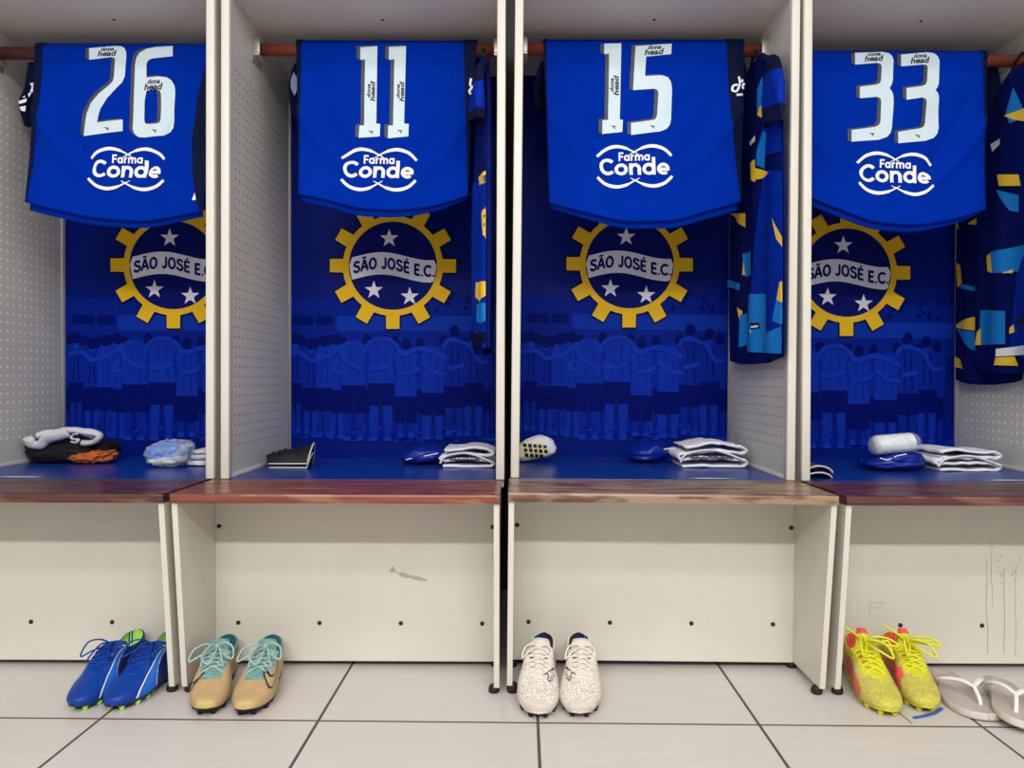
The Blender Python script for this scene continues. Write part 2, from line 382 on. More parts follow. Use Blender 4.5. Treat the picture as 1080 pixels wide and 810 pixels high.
def poster(root, u):
    dx, dz = u['px'], u['pz']; yb = DB - DU - 0.0012
    bm = bmesh.new(); names = []; jobs = []
    def add(tris, m, layer): jobs.append((layer, len(jobs), tris, m))
    def poly(pts, m, layer): add(poly2d([[pl(*p) for p in pts]]), m, layer)
    def line(pts, w, m, layer): add(ribbon2d([pl(*p) for p in spline(pts, 5)], w * 0.003), m, layer)
    poly([(285, 318), (545, 318), (545, 356), (285, 356)], 'pp_sky', 0)
    poly([(356, 336), (545, 336), (545, 352), (356, 352)], 'pp_band', 1)
    poly([(308, 336), (331, 336), (331, 346), (308, 346)], 'pp_dark', 1); poly([(334, 336), (352, 336), (352, 346), (334, 346)], 'pp_dark', 1)
    poly([(285, 352), (545, 352), (545, 372), (285, 372)], 'pp_sky', 1)
    rnd = random.Random(3)
    for k in range(26):                                  # far stand behind the players
        x = 452 + rnd.random() * 80; y = 310 + rnd.random() * 22
        poly([(x, y), (x + 4, y - 1), (x + 5, y + 4), (x + 1, y + 5)], rnd.choice(['pp_sky', 'pp_dark']), 1)
    poly([(285, 446), (545, 446), (545, 466), (285, 466)], 'pp_ground', 1)
    for k in range(60):
        x = 304 + rnd.random() * 224; y = 452 + rnd.random() * 15; w = 2 + rnd.random() * 5
        poly([(x, y), (x + w, y - 1), (x + w + 1, y + 1.5), (x - 1, y + 2)], rnd.choice(['pp_leg', 'pp_sky', 'pp_dark', 'pp_arm']), 2)
    for k, x in enumerate((306, 320, 336, 349, 364, 388, 417, 444, 469, 491, 511)):      # second row, seen between the first
        y = 366 + (k * 7) % 5
        for s in (-1, 1): poly([(x + s * 4 - 2, 425), (x + s * 4 + 2, 425), (x + s * 4 + 1.6, 461), (x + s * 4 - 1.6, 461)], 'pp_leg' if k % 2 else 'pp_shirt2', 2.2)
        poly([(x - 7, 412), (x + 7, 412), (x + 7.5, 436), (x, 438), (x - 7.5, 436)], 'pp_short', 2.4)
        poly([(x - 8, 414), (x - 9, y + 8), (x - 4, y), (x + 4, y), (x + 9, y + 8), (x + 8, 414)], 'pp_shirt2', 2.5)
        poly([(x + math.cos(a * .6283) * 4.8, y - 5 + math.sin(a * .6283) * 6) for a in range(10)], 'pp_head', 2.6)
    for k, (cx, sy, hw, hy, sh, fy, hd, sm) in enumerate(PEOPLE):
        b = 3 + (k % 3) * 5
        for s in (-1, 1):                                # legs, socks, boots
            x = cx + s * hw * 0.48
            poly([(x - hw * .33, sh - 3), (x + hw * .33, sh - 3), (x + hw * .30, sh + (fy - sh) * .45), (x + hw * .18, fy - 4), (x - hw * .2, fy - 4), (x - hw * .30, sh + (fy - sh) * .4)], 'pp_leg' if k % 2 else 'pp_shirt2', b)
            poly([(x - hw * .24, fy - 5), (x + hw * .2, fy - 5), (x + hw * .3, fy), (x - hw * .3, fy)], 'pp_arm', b + 1)
        poly([(cx - hw * .92, hy - 2), (cx + hw * .92, hy - 2), (cx + hw * 1.0, sh), (cx + hw * .12, sh + 1), (cx, hy + 9), (cx - hw * .12, sh + 1), (cx - hw * 1.0, sh)], 'pp_short', b + 1)
        poly([(cx - hw * .95, hy), (cx - hw * .82, sy + 20), (cx - hw * 1.0, sy + 5), (cx - hw * .5, sy - 3), (cx, sy - 4), (cx + hw * .5, sy - 3), (cx + hw * 1.0, sy + 5), (cx + hw * .82, sy + 20), (cx + hw * .95, hy)], sm, b + 2)
        line([(cx - hw * .3, sy + 4), (cx - hw * .2, sy + 20), (cx - hw * .35, hy - 4)], 1.2, 'pp_shirt2' if sm == 'pp_shirt' else 'pp_dark', b + 3)
        line([(cx + hw * .35, sy + 5), (cx + hw * .3, sy + 22), (cx + hw * .45, hy - 3)], 1.6, 'pp_shirt2' if sm == 'pp_shirt' else 'pp_dark', b + 3)
        if hd:
            poly([(cx + math.cos(a * .5236) * 5.2, hd + math.sin(a * .5236) * 6.4) for a in range(12)], 'pp_head', b + 3)
            poly([(cx - 2.5, hd + 3), (cx + 2.5, hd + 3), (cx + 3, sy), (cx - 3, sy)], 'pp_arm', b + 2)
    for a in ([(304, 378), (318, 376), (330, 384), (342, 376)], [(330, 384), (345, 380), (358, 372), (370, 364)], [(358, 384), (352, 394), (362, 396)],
              [(360, 372), (366, 384), (384, 394)], [(384, 376), (392, 364), (408, 361), (418, 366)], [(388, 392), (402, 392), (414, 388)],
              [(418, 366), (426, 377), (440, 372), (450, 370)], [(424, 397), (436, 396), (444, 391)], [(440, 371), (456, 374), (472, 382)],
              [(446, 386), (460, 396), (472, 398)], [(468, 370), (474, 362), (488, 364), (500, 370)], [(474, 392), (484, 390), (490, 388)],
              [(496, 366), (506, 384), (516, 384)]):
        line(a, 4.9, 'pp_shirt2', 18); line([(x, y - .8) for x, y in a], 4.0, 'pp_arm', 19)
    for k, (layer, _, tris, m) in enumerate(sorted(jobs, key=lambda j: j[:2])):
        if m not in names: names.append(m)
        lay(bm, tris, lambda a, b: Vector((min(max(a + dx, 0.02), W - 0.02), yb - k * 0.000018, ZS + 0.004 + b + dz)), mi=names.index(m))
    o = obj('team_photo_print', bm, [M[n] for n in names], root, smooth=False)
    # crest
    bm = bmesh.new(); names = []
    cxp, czp = pl(415.3, 283.5); PX = 0.0030
    def cadd(tris, m, layer):
        if m not in names: names.append(m)
        lay(bm, tris, lambda a, b: Vector((cxp + dx + a, yb - 0.0062 - layer * 0.00016, ZS + 0.004 + czp + dz + b)), mi=names.index(m))
    def gear(r, ro, tw):
        pts = []
        for k in range(12):
            a0 = math.pi / 2 + k * math.pi / 6
            for da, rr in ((-math.asin(tw / r), r), (-math.asin(tw * .97 / ro), ro), (math.asin(tw * .97 / ro), ro), (math.asin(tw / r), r)):
                pts.append((math.cos(a0 + da) * rr, math.sin(a0 + da) * rr))
            for s in (0.4, 0.6):
                a1 = a0 + math.asin(tw / r) + s * (math.pi / 6 - 2 * math.asin(tw / r)); pts.append((math.cos(a1) * r, math.sin(a1) * r))
        return pts
    circ = lambda r, n=64: [(math.cos(2 * math.pi * k / n) * r, math.sin(2 * math.pi * k / n) * r) for k in range(n)]
    cadd(poly2d([gear(0.1605, 0.2035, 0.0245)]), 'crest_edge', 0)
    cadd(poly2d([gear(0.1580, 0.2000, 0.0215)]), 'crest_yellow', 1)
    cadd(poly2d([circ(0.139)]), 'crest_navy', 2)
    r = 0.1375; top = []; bot = []
    for k in range(33):
        x = -r + 2 * r * k / 32; wv = 0.0125 * math.cos((x / r) * math.pi * 0.9 + 0.75)
        lim = math.sqrt(max(0.0, r * r - x * x)); cap = lambda z: max(-lim, min(lim, z))
        top.append((x, cap(0.030 + wv))); bot.append((x, cap(-0.040 + wv)))
    cadd(poly2d([top + bot[::-1]]), 'crest_white', 3)
    def warp(p):
        x = p[0]; wv = 0.0125 * math.cos((x / r) * math.pi * 0.9 + 0.75)
        return (x, p[1] - 0.026 + wv)
    for k, tr in enumerate(letters('SÃO JOSÉ E.C.', .23, -0.126, 0.131, 0.004, 0.036)): cadd([[warp(p) for p in t] for t in tr], 'crest_navy', 4 + k * 0.06)
    for sx, sy in ((-0.012, 0.086), (-0.060, -0.077), (0.053, -0.097)): cadd(poly2d([star(sx, sy, 0.030)]), 'crest_white', 3)
    obj('crest_print', bm, [M[n] for n in names], root, smooth=False)

def screw(parent, x, y, z, r=0.0055, axis='y', m='screw'):
    bm = bmesh.new(); n = Vector((0, -1, 0)) if axis == 'y' else (Vector((1, 0, 0)) if axis == 'x' else Vector((0, 0, -1)))
    c = Vector((x, y, z))
    tube(bm, [c, c + n * 0.0015, c + n * 0.0028], [r, r * .95, r * .55], 12)
    return obj('screw', bm, M[m], parent)

def locker(i):
    u = UNIT[i]; t = thing('locker', LABEL[i], 'locker', (LX(i), DU, 0), 0, 'lockers in a row')
    d = DB - DU; wm = M['white_metal']; fl = 0.021; zt = 1.78
    for s in (0, 1):
        xo = 0.0 if s == 0 else W - fl
        bm = bmesh.new()
        xs = (0.002, 0.015) if s == 0 else (W - 0.015, W - 0.002)
        box(bm, (xs[0], 0.022, ZS - 0.02), (xs[1], d + 0.012, zt))
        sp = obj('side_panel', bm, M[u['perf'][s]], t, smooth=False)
        bm = bmesh.new(); box(bm, (xo, 0.0, ZS), (xo + fl, 0.024, zt), 0.003); obj('front_post', bm, wm, t)
        bm = bmesh.new(); a = 0.015 if s == 0 else W - 0.015; sg = 1 if s == 0 else -1
        box(bm, tuple(min(p, q) for p, q in zip((a, d - 0.022, ZS), (a + sg * 0.004, d - 0.001, zt))), tuple(max(p, q) for p, q in zip((a, d - 0.022, ZS), (a + sg * 0.004, d - 0.001, zt))), 0.001)
        box(bm, (min(a, a + sg * 0.004), 0.024, ZS), (max(a, a + sg * 0.004), d - 0.022, ZS + 0.010), 0.001)
        strip = obj('edge_strip', bm, wm, t)
        for k in range(6): screw(strip, a + sg * 0.004, d - 0.011, 0.62 + k * 0.165, 0.0022, 'x' if s == 0 else 'x', 'steel') if s == 0 else None
        screw(sp, xo + (fl if False else 0.0), 0.0, 0, 0.001) if False else None
    bm = bmesh.new(); box(bm, (0.004, d, 0.30), (W - 0.004, d + 0.012, zt)); obj('back_panel', bm, M['poster'], t, smooth=False)
    poster(t, u)
    bm = bmesh.new(); box(bm, (0.0155, 0.010, 1.657), (W - 0.0155, d, 1.672)); sh = obj('shelf', bm, M['shelf_metal'], t, smooth=False)
    bm = bmesh.new(); box(bm, (0.0, 0.0, zt), (W, d + 0.012, zt + 0.012)); obj('top_panel', bm, wm, t, smooth=False)
    screw(sh, W * 0.5 + 0.02, 0.16, 1.657, 0.004, 'z')
    bm = bmesh.new(); box(bm, (0.0155, 0.004, ZS - 0.016), (W - 0.0155, d, ZS), 0.001); fb = obj('compartment_floor', bm, M['shelf_blue'], t, smooth=False)
    # hanging rail
    rz = u['rz']
    bm = bmesh.new(); tube(bm, [(0.022, YR - DU, rz), (W * .5, YR - DU, rz), (W - 0.022, YR - DU, rz)], 0.0165, 20)
    obj('hanging_rail', bm, M['rail_dark' if i == 1 else 'rail_wood'], t)
    for s in (0, 1):
        bm = bmesh.new(); xa, xb = ((0.0155, 0.034) if s == 0 else (W - 0.034, W - 0.0155)); y = YR - DU
        box(bm, (xa, y - 0.024, rz - 0.024), (xb, y - 0.018, rz + 0.022), 0.001); box(bm, (xa, y + 0.018, rz - 0.024), (xb, y + 0.024, rz + 0.022), 0.001)
        box(bm, (xa, y - 0.030, rz - 0.026), (xb, y + 0.030, rz - 0.019), 0.001)
        box(bm, (xa, y - 0.036, rz - 0.042), (xa + 0.003 if s == 0 else xb, y + 0.036, rz - 0.024), 0.0005) if s == 0 else box(bm, (xb - 0.003, y - 0.036, rz - 0.042), (xb, y + 0.036, rz - 0.024), 0.0005)
        obj('rail_bracket', bm, M['steel'], t)
    # bench
    bx, bw = u['bx'], 0.706; e = DF - DU
    ys = [e, e + 0.082, e + 0.163, -0.0005]
    for k in range(3):
        bm = bmesh.new(); y1 = ys[k + 1] - (0.0012 if k < 2 else 0)
        r = 0.006
        prof = [(ys[k] + (0.0005 if k == 0 else 0), ZS - 0.020), (ys[k], ZS - 0.017), (ys[k], ZS - 0.005), (ys[k] + 0.0018, ZS - 0.0012), (ys[k] + 0.005, ZS), (y1 - 0.001, ZS), (y1, ZS - 0.001), (y1, ZS - 0.020)]
        prism(bm, prof, bx - 0.001, bx + bw + 0.001, 'x'); obj('seat_plank', bm, WOODS[i], t, smooth=False)
    yl = 1.868 - DU
    for s in (0, 1):
        xa = bx + (0.0 if s == 0 else bw - 0.012)
        bm = bmesh.new(); prism(bm, [(e + 0.006, ZS - 0.0205), (e + 0.058, 0.016), (0.02, 0.016), (0.02, ZS - 0.0205)], xa, xa + 0.012, 'x')
        ep = obj('end_panel', bm, M['base_metal'], t, smooth=False)
        for (fy, nm) in ((e + 0.075, 1), (-0.01, 0)):
            bm = bmesh.new(); xc = xa + 0.006 + (0.006 if s == 0 else -0.006)
            tube(bm, [(xc, fy, 0.0), (xc, fy, 0.004), (xc, fy, 0.012), (xc, fy, 0.0165)], [0.011, 0.013, 0.012, 0.009], 14)
            obj('foot', bm, M['black'], ep)
        xi = xa + (0.012 if s == 0 else 0.0); sg = 1 if s == 0 else -1
        bm = bmesh.new(); box(bm, (min(xi, xi + sg * 0.016), e + 0.05, ZS - 0.0235), (max(xi, xi + sg * 0.016), e + 0.018 + 0.06, ZS - 0.0202), 0.0005)
        obj('seat_bracket', bm, M['steel'], ep)
    bm = bmesh.new(); box(bm, (bx + 0.012, yl, 0.014), (bx + bw - 0.012, yl + 0.012, ZS - 0.0205), 0.001); bp = obj('base_panel', bm, M['base_metal'], t, smooth=False)
    for k in range(4):
        screw(bp, bx + 0.050 + u['sx'] + k * 0.198, yl, 0.107)
    for xx in (bx + 0.020, bx + bw - 0.020): screw(bp, xx, yl, 0.342)
    if i in (2, 4):
        rr = random.Random(i); stm = mat('stain', (172, 164, 146) if i == 2 else (168, 164, 153), 0.7)
        def S(px, py): return tuple((at(px, py, 1.868) - Vector((LX(i), DU, 0))).xz)
        def stain(tr, lab):
            bm = bmesh.new(); lay(bm, tr, lambda a, b: Vector((a, yl - 0.0004, b)))
            o = obj('stain', bm, stm, bp, smooth=False); o['label'] = lab
        if i == 2:
            stain(ribbon2d([S(*p) for p in spline([(412, 600), (424, 606), (436, 609), (450, 612)], 4)], [0.002 + rr.random() * 0.012 for _ in range(13)]), 'grey scuff mark')
        else:
            for (x, y0, y1, w) in ((1041, 590, 690, .8), (1046, 570, 640, .6), (1059, 600, 690, .9), (1071, 600, 692, .7)):
                stain(ribbon2d([S(x + rr.uniform(-.8, .8), y0 + (y1 - y0) * k / 8) for k in range(9)], w * 0.0021), 'grey drip')
            tr = []
            for k in range(40):
                x, y = 1062 + rr.gauss(0, 9), 604 + rr.gauss(0, 9); r = rr.uniform(.3, .9)
                tr += poly2d([[S(x + math.cos(a) * r, y + math.sin(a) * r * 1.2) for a in (0, 1, 2, 3, 4, 5)]])
            stain(tr, 'grey spatter')
            stain(ribbon2d([S(*p) for p in ((917, 647), (917, 636), (934, 636), (928, 641), (917, 641))], 0.0013), 'thin scratch')
    # pale scuff on the blue board near the seat
    sx = {1: 0.205, 2: None, 3: 0.505, 4: 0.53}[i]
    if sx:
        bm = bmesh.new(); rr = random.Random(i)
        lay(bm, poly2d([[(sx - .062, .030), (sx - .02, .040), (sx + .02, .038), (sx + .058, .030), (sx + .03, .026), (sx - .03, .024)]]), lambda a, b: Vector((a, b, ZS + 0.0005)))
        o = obj('scuff_mark', bm, M['print_white'], fb, smooth=False); o['label'] = 'white scratch'
    if i == 3:
        t.rotation_euler = (0, 0.0065, 0); t.location = (LX(3) - 0.0035, DU, 0.0052)
        for c in t.children:
            if c.name.startswith('end_panel'):
                for f in c.children:
                    if f.name.startswith('foot'):
                        xloc = f.data.vertices[0].co.x
                        for v in f.data.vertices:
                            if v.co.z < 0.002: v.co.z -= (0.0052 - 0.0065 * xloc)
    return t
for i in (1, 2, 3, 4): locker(i)
def seat_z(x):
    """height of the seat boards; the third locker stands a little askew"""
    return ZS + (0.0052 - 0.0065 * (x - LX(3)) if LX(3) < x < LX(4) else 0.0)

# ------------------------------------------------------------------ number jerseys folded over the rails
def interp(pts):
    """piecewise x(y) from (x, y) pixel pairs"""
    return table([(b, a) for a, b in pts])
YJ = YR - 0.0245                    # front face of the hanging sheet
def smoothstep(a, b, x):
    t = min(1, max(0, (x - a) / (b - a))); return t * t * (3 - 2 * t)

DIG = {
 '26': [(70, 40), [[[(112,52),(232,40),(262,41),(279,50),(287,68),(288,92),(282,185),(270,215),(245,240),(200,290),(168,342),(158,372),(152,405),(275,392),(275,447),(205,455),(90,470),(100,360),(120,315),(160,268),(212,225),(226,208),(231,185),(235,105),(230,96),(218,94),(112,107)]],
                  [[(508,40),(508,90),(410,101),(392,110),(384,128),(385,192),(440,186),(480,190),(503,205),(516,230),(518,250),(513,390),(508,425),(494,448),(465,466),(380,478),(350,476),(330,458),(322,435),(325,380),(330,130),(336,98),(350,74),(385,54),(430,45)],
                   [(386,255),(430,248),(446,252),(453,268),(452,390),(448,404),(435,410),(392,413),(379,408),(375,392),(378,300)]]]],
 '11': [(340, 40), [[[(182,48),(262,42),(258,412),(277,412),(275,472),(175,478),(178,420),(200,418),(204,105),(181,107)]],
                   [[(317,46),(398,42),(390,412),(412,412),(410,472),(313,482),(315,422),(338,420),(343,104),(317,107)]]]],
 '15': [(600, 40), [[[(167,30),(248,28),(240,390),(255,392),(252,450),(157,460),(158,395),(185,392),(190,78),(167,80)]],
                   [[(315,42),(487,30),(484,80),(365,92),(360,185),(440,181),(468,190),(482,212),(487,242),(482,390),(476,418),(460,438),(430,450),(293,465),(293,408),(395,396),(408,390),(415,375),(422,268),(418,252),(405,246),(303,252)]]]],
 '33': [(870, 40), [[[(140,72),(275,66),(302,74),(316,90),(322,108),(318,205),(312,226),(302,242),(314,258),(320,280),(321,310),(312,430),(305,455),(290,473),(250,487),(122,496),(122,440),(235,425),(252,416),(258,400),(262,305),(258,290),(245,283),(162,290),(162,235),(240,225),(256,218),(262,205),(266,140),(262,128),(247,121),(140,130)]],
                   [[(358,82),(485,68),(515,74),(532,90),(540,112),(536,220),(530,237),(520,250),(532,265),(537,285),(535,430),(528,458),(510,478),(470,492),(342,504),(342,450),(450,431),(466,422),(472,405),(478,305),(474,292),(458,286),(382,298),(382,242),(460,231),(474,224),(480,210),(484,142),(480,132),(465,129),(358,138)]]]]}
SMALL = {'26': [((152, 48, 243, 92), 0), ((374, 200, 462, 254), 0)], '11': [((212, 207, 252, 305), 1), ((352, 210, 390, 308), 1)],
         '15': [((192, 180, 236, 278), 1), ((357, 38, 450, 86), 0)], '33': [((184, 70, 275, 116), 0), ((402, 78, 493, 126), 0)]}
TICK = {'26': [(200, 436), (424, 446)], '11': [(233, 452), (370, 449)], '15': [(210, 427), (393, 428)], '33': [(218, 461), (434, 470)]}
LOGO = {'26': (136.2, 179.6, 0.02), '11': (400.4, 180.2, 0.02), '15': (668.4, 176.9, -0.01), '33': (942.2, 184.6, 0.035)}
SHAPE = {
 '26': dict(top=51, left=[(36, 51), (34, 120), (29, 215)], right=[(222, 51), (221, 130), (216, 225)],
            hem=[(29, 214), (60, 222), (110, 232), (152, 234.5), (190, 229), (216, 224)], navl=[(46, 51), (41, 120), (31, 215)], navr=[(221, 51), (208, 110), (204, 170), (212, 224)]),
 '11': dict(top=46, left=[(312, 46), (314, 110), (316, 207)], right=[(503, 46), (498, 110), (494, 209)],
            hem=[(316, 206), (345, 212), (385, 221.5), (418, 223), (455, 219), (494, 208)], navl=[(318, 46), (317, 110), (316.2, 207)], navr=[(489, 46), (491, 110), (493.7, 209)]),
 '15': dict(top=46, left=[(573, 46), (576, 110), (579, 216)], right=[(785, 47), (783, 120), (780, 214)],
            hem=[(579, 215), (615, 225), (665, 235), (705, 234), (745, 224), (780, 214)], navl=[(576, 46), (577, 110), (579.1, 216)], navr=[(766, 46), (770, 120), (779.5, 214)]),
 '33': dict(top=56, left=[(842, 56), (843, 120), (846, 208)], right=[(1042, 57), (1040, 130), (1037, 222)],
            hem=[(846, 207), (880, 221), (925, 236), (960, 238.5), (1000, 233), (1037, 222)], navl=[(843, 56), (843.5, 120), (846.1, 208)], navr=[(1037, 57), (1037.5, 130), (1036.8, 222)])}
JLABEL = {'26': 'blue jersey with white number 26 folded over the rail of the far left locker',
          '11': 'blue jersey with white number 11 folded over a locker rail',
          '15': 'blue jersey with white number 15 folded over a locker rail',
          '33': 'blue jersey with white number 33 folded over the rail of the far right locker'}

def jersey(num, i):
    S = SHAPE[num]; rz = UNIT[i]['rz'] + (0.003 if i == 3 else 0.0); r = 0.0165 + 0.006
    t = thing('number_jersey', JLABEL[num], 'jersey', (LX(i) + W / 2, YR, rz), 0, 'number jerseys over the rails')
    off = t.location.copy(); fl, fr = interp(S['left']), interp(S['right'])
    hem = table(S['hem']); top = S['top']; seed = i * 3.7
    cxp = sum(p[0] for p in S['hem']) / len(S['hem'])
    X0w = at(S['left'][0][0], top, YJ).x; X1w = at(S['right'][0][0], top, YJ).x; zt = rz
    def F(x, z):
        """depth of the front sheet"""
        a = min(1.0, max(-1.0, (x - X0w) / (X1w - X0w) * 2 - 1)); v = max(0.0, zt - z)
        if z > zt: return YR - 0.002 - math.sqrt(max(0.0, r * r - (z - zt) ** 2))
        y = YJ - 0.006 * smoothstep(0.0, 0.35, v) - 0.010 * smoothstep(0.28, 0.46, v)
        sag = v - (0.17 + 0.20 * (1 - a * a))            # smile-shaped drape folds from the rail's ends
        y -= 0.0075 * math.exp(-(sag / 0.022) ** 2) * smoothstep(0.02, 0.15, v)
        sag2 = v - (0.02 + 0.22 * (1 - abs(a)) ** 0.8)
        y += 0.0035 * math.exp(-(sag2 / 0.03) ** 2) * smoothstep(0.03, 0.12, v) * smoothstep(0.1, 0.4, abs(a))
        cr = abs(a) - (0.95 - 0.75 * min(1.0, max(0.0, (v - 0.05) / 0.33)))     # creases running in from the shoulders
        y += 0.0075 * math.exp(-(cr / 0.075) ** 2) * smoothstep(0.05, 0.14, v) * (1 - smoothstep(0.30, 0.40, v))
        y += 0.004 * noise.noise(Vector((x * 9 + seed, z * 4, seed))) * smoothstep(0.0, 0.2, v)
        y += 0.010 * max(0, abs(a) - 0.9) / 0.1 * 0.5
        return y
    NX, NV = 110, 84
    bm = bmesh.new(); rows = []
    # behind the rail (hangs down the back), over the rail, down the front
    for k in range(22):
        v = 0.34 * (1 - k / 21.0); row = []
        for j in range(NX + 1):
            a = j / NX; x = X0w + (X1w - X0w) * a + (a - 0.5) * -0.12 * min(1.0, v * 5)
            row.append(Vector((x, YR + r + 0.003 + 0.012 * v + 0.006 * noise.noise(Vector((x * 7, v * 4, seed))) * min(1, v * 6), zt - v - 0.02 * math.cos(a * 6.28) * (v > 0.3))))
        rows.append(row)
    for k in range(1, 10):
        ang = math.pi * k / 10
        rows.append([Vector((X0w + (X1w - X0w) * j / NX, YR + r * math.cos(ang) + 0.0, zt + r * math.sin(ang))) for j in range(NX + 1)])
    for k in range(NV + 1):
        row = []
        for j in range(NX + 1):
            a = j / NX
            xb = fl(220) + (fr(220) - fl(220)) * a; yb = hem(xb)
            p0 = at(S['left'][0][0], top, YJ); zpix = top + 13 + (yb - top - 13) * k / NV
            px = fl(zpix) + (fr(zpix) - fl(zpix)) * a
            q = at(px, zpix, YJ); z = zt + (q.z - zt)
            if k == 0: z = zt
            q = Vector((q.x, F(q.x, min(z, zt)), min(z, zt)))
            row.append(q)
        rows.append(row)
    V = [[bm.verts.new(p) for p in row] for row in rows]
    nl, nr = interp(S['navl']), interp(S['navr'])
    for a in range(len(V) - 1):
        for b in range(NX):
            f = bm.faces.new((V[a][b], V[a][b + 1], V[a + 1][b + 1], V[a + 1][b]))
    # cut the navy side strips exactly
    body = obj('body', bm, [M['jersey_blue']], t, off=off, solid=0.004, soff=0.0)
    # hem of the layer underneath, peeking out below
    bm = bmesh.new(); NX2 = 40; V = []
    for k in range(14):
        row = []
        for j in range(NX2 + 1):
            a = j / NX2; xb = S['hem'][0][0] + 2 + (S['hem'][-1][0] - S['hem'][0][0] - 4) * a
            e = 5.5 * (1 - (2 * a - 1) ** 2 * (0.3 if (i % 2) else 0.9)) * 0.55 + 2.0 + (3 * a if i == 3 else 3 * (1 - a))
            yy = hem(xb) - 60 + (60 + e) * k / 13
            q = at(xb, yy, YJ); row.append(bm.verts.new((q.x, F(q.x, q.z) + 0.016 - 0.002 * k / 13, q.z)))
        V.append(row)
    for a in range(13):
        for b in range(NX2): bm.faces.new((V[a][b], V[a][b + 1], V[a + 1][b + 1], V[a + 1][b]))
    obj('under_layer', bm, M['jersey_blue'], t, off=off, solid=0.003)
    prt = lambda lyr: (lambda x, z: Vector((x, F(x, z) - 0.0036 - 0.0005 * lyr, z)))
    def wxy(p):
        q = at(p[0], p[1], YJ); return (q.x, min(q.z, zt + r * 0.96))
    # side strips
    for nm, e1, e2 in (('left', S['left'], S['navl']), ('right', S['navr'], S['right'])):
        f1, f2 = interp(e1), interp(e2); y0 = top + 2.5; y1 = e1[-1][1] - 1
        pts = [(f1(y0 + (y1 - y0) * k / 24), f2(y0 + (y1 - y0) * k / 24), y0 + (y1 - y0) * k / 24) for k in range(25)]
        if max(b - a for a, b, _ in pts) < 1.5: continue
        bm = bmesh.new(); tr = []
        for k in range(24):
            a, b = pts[k], pts[k + 1]
            A, B_, Cc, D = wxy((a[0], a[2])), wxy((a[1], a[2])), wxy((b[1], b[2])), wxy((b[0], b[2]))
            tr += [[A, B_, Cc], [A, Cc, D]]
        lay(bm, tr, prt(0), 0.012)
        # over the top of the rail
        xa, xb = wxy((pts[0][0], y0))[0], wxy((pts[0][1], y0))[0]; prev = None
        for k in range(11):
            ang = math.pi - math.pi * k / 10
            cur = [bm.verts.new((x, YR + (r + 0.0040) * math.cos(ang), zt + (r + 0.0040) * math.sin(ang))) for x in (xa, xb)]
            if prev: bm.faces.new((prev[0], prev[1], cur[1], cur[0]))
            prev = cur
        sp = obj('side_strip', bm, M['jersey_navy'], t, off=off)
    # number
    org, digs = DIG[num]; cv = lambda p: (org[0] + p[0] / 4.5, org[1] + p[1] / 4.5)
    for n, loops in enumerate(digs):
        d = [[wxy(cv(p)) for p in lp] for lp in loops]
        bm = bmesh.new()
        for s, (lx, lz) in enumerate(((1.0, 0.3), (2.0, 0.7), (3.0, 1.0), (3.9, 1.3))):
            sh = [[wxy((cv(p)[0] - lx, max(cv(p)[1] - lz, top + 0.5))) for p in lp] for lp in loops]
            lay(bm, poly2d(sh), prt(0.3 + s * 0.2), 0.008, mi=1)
        lay(bm, poly2d(d), prt(1.5), 0.008, mi=0)
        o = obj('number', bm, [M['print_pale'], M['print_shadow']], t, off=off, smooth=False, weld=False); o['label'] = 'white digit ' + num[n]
        (x0, y0, x1, y1), rot = SMALL[num][n]
        bm = bmesh.new(); bm.from_mesh(o.data)
        if not rot:
            w, h = x1 - x0, y1 - y0; sk = -h * 0.10
            A = fit_text('dona', x0 + w * .18, x0 + w * .86, -(y0 + h * .46), -y0, 0.035, 0.2)
            B_ = fit_text('head', x0, x1, -y1, -(y0 + h * .40), 0.035, 0.2)
            tr = [[wxy(cv((p[0], -p[1] + sk * (p[0] - x0) / w))) for p in q] for q in A + B_]
        else:
            w, h = y1 - y0, x1 - x0
            A = fit_text('dona', w * .18, w * .86, h * .54, h, 0.035, 0.2); B_ = fit_text('head', 0, w, 0, h * .58, 0.035, 0.2)
            tr = [[wxy(cv((x1 - p[1], y1 - p[0]))) for p in q] for q in A + B_]
        pr = lambda x, z: prt(2.2)(x, z) - off
        lay(bm, tr, pr, 0.02, mi=2)
        x, y = TICK[num][n]
        for q in ([(x - 15, y - 8), (x + 14, y - 4), (x + 2, y + 2)], [(x - 2, y - 2), (x + 4, y - 2), (x + 11, y + 10), (x + 5, y + 8)]):
            lay(bm, poly2d([[wxy(cv(p)) for p in q]]), pr, 0.02, mi=2)
        bm.to_mesh(o.data); bm.free(); o.data.materials.append(M['print_black'])
    # sponsor
    lx, ly, la = LOGO[num]; bm = bmesh.new(); ca, sa = math.cos(la), math.sin(la)
    L = lambda p: wxy((lx + (p[0] * ca - p[1] * sa) / 4.5, ly + (p[0] * sa + p[1] * ca) / 4.5))
    for sx in (-1, 1):
        for sy in (-1, 1):
            pts = spline([(sx * 176, sy * 50), (sx * 140, sy * 82), (sx * 90, sy * 97), (sx * 42, sy * 90), (0, sy * 70), (-sx * 22, sy * 58)], 8)
            w = [(16 - 9 * abs(k / (len(pts) - 1) - 0.35) * 1.2 if k < len(pts) * .62 else 13 * (1 - k / len(pts)) * 1.6 + 1.5) for k in range(len(pts))]
            w = [max(2.0, min(16.5, v)) for v in w]
            tr = ribbon2d(pts, w)
            lay(bm, [[L(p) for p in q] for q in tr], prt(0.6 + 0.15 * sx + 0.1 * sy), 0.008)
    for k, tr in enumerate(letters('Farma', .19, -73, 73, 28, 42) + letters('Conde', .185, -166, 166, -42, 84)):
        lay(bm, [[L((p[0], -p[1])) for p in q] for q in tr], prt(1.0 + .05 * k), 0.007)
    obj('sponsor_print', bm, M['print_white'], t, off=off, smooth=False, weld=False)
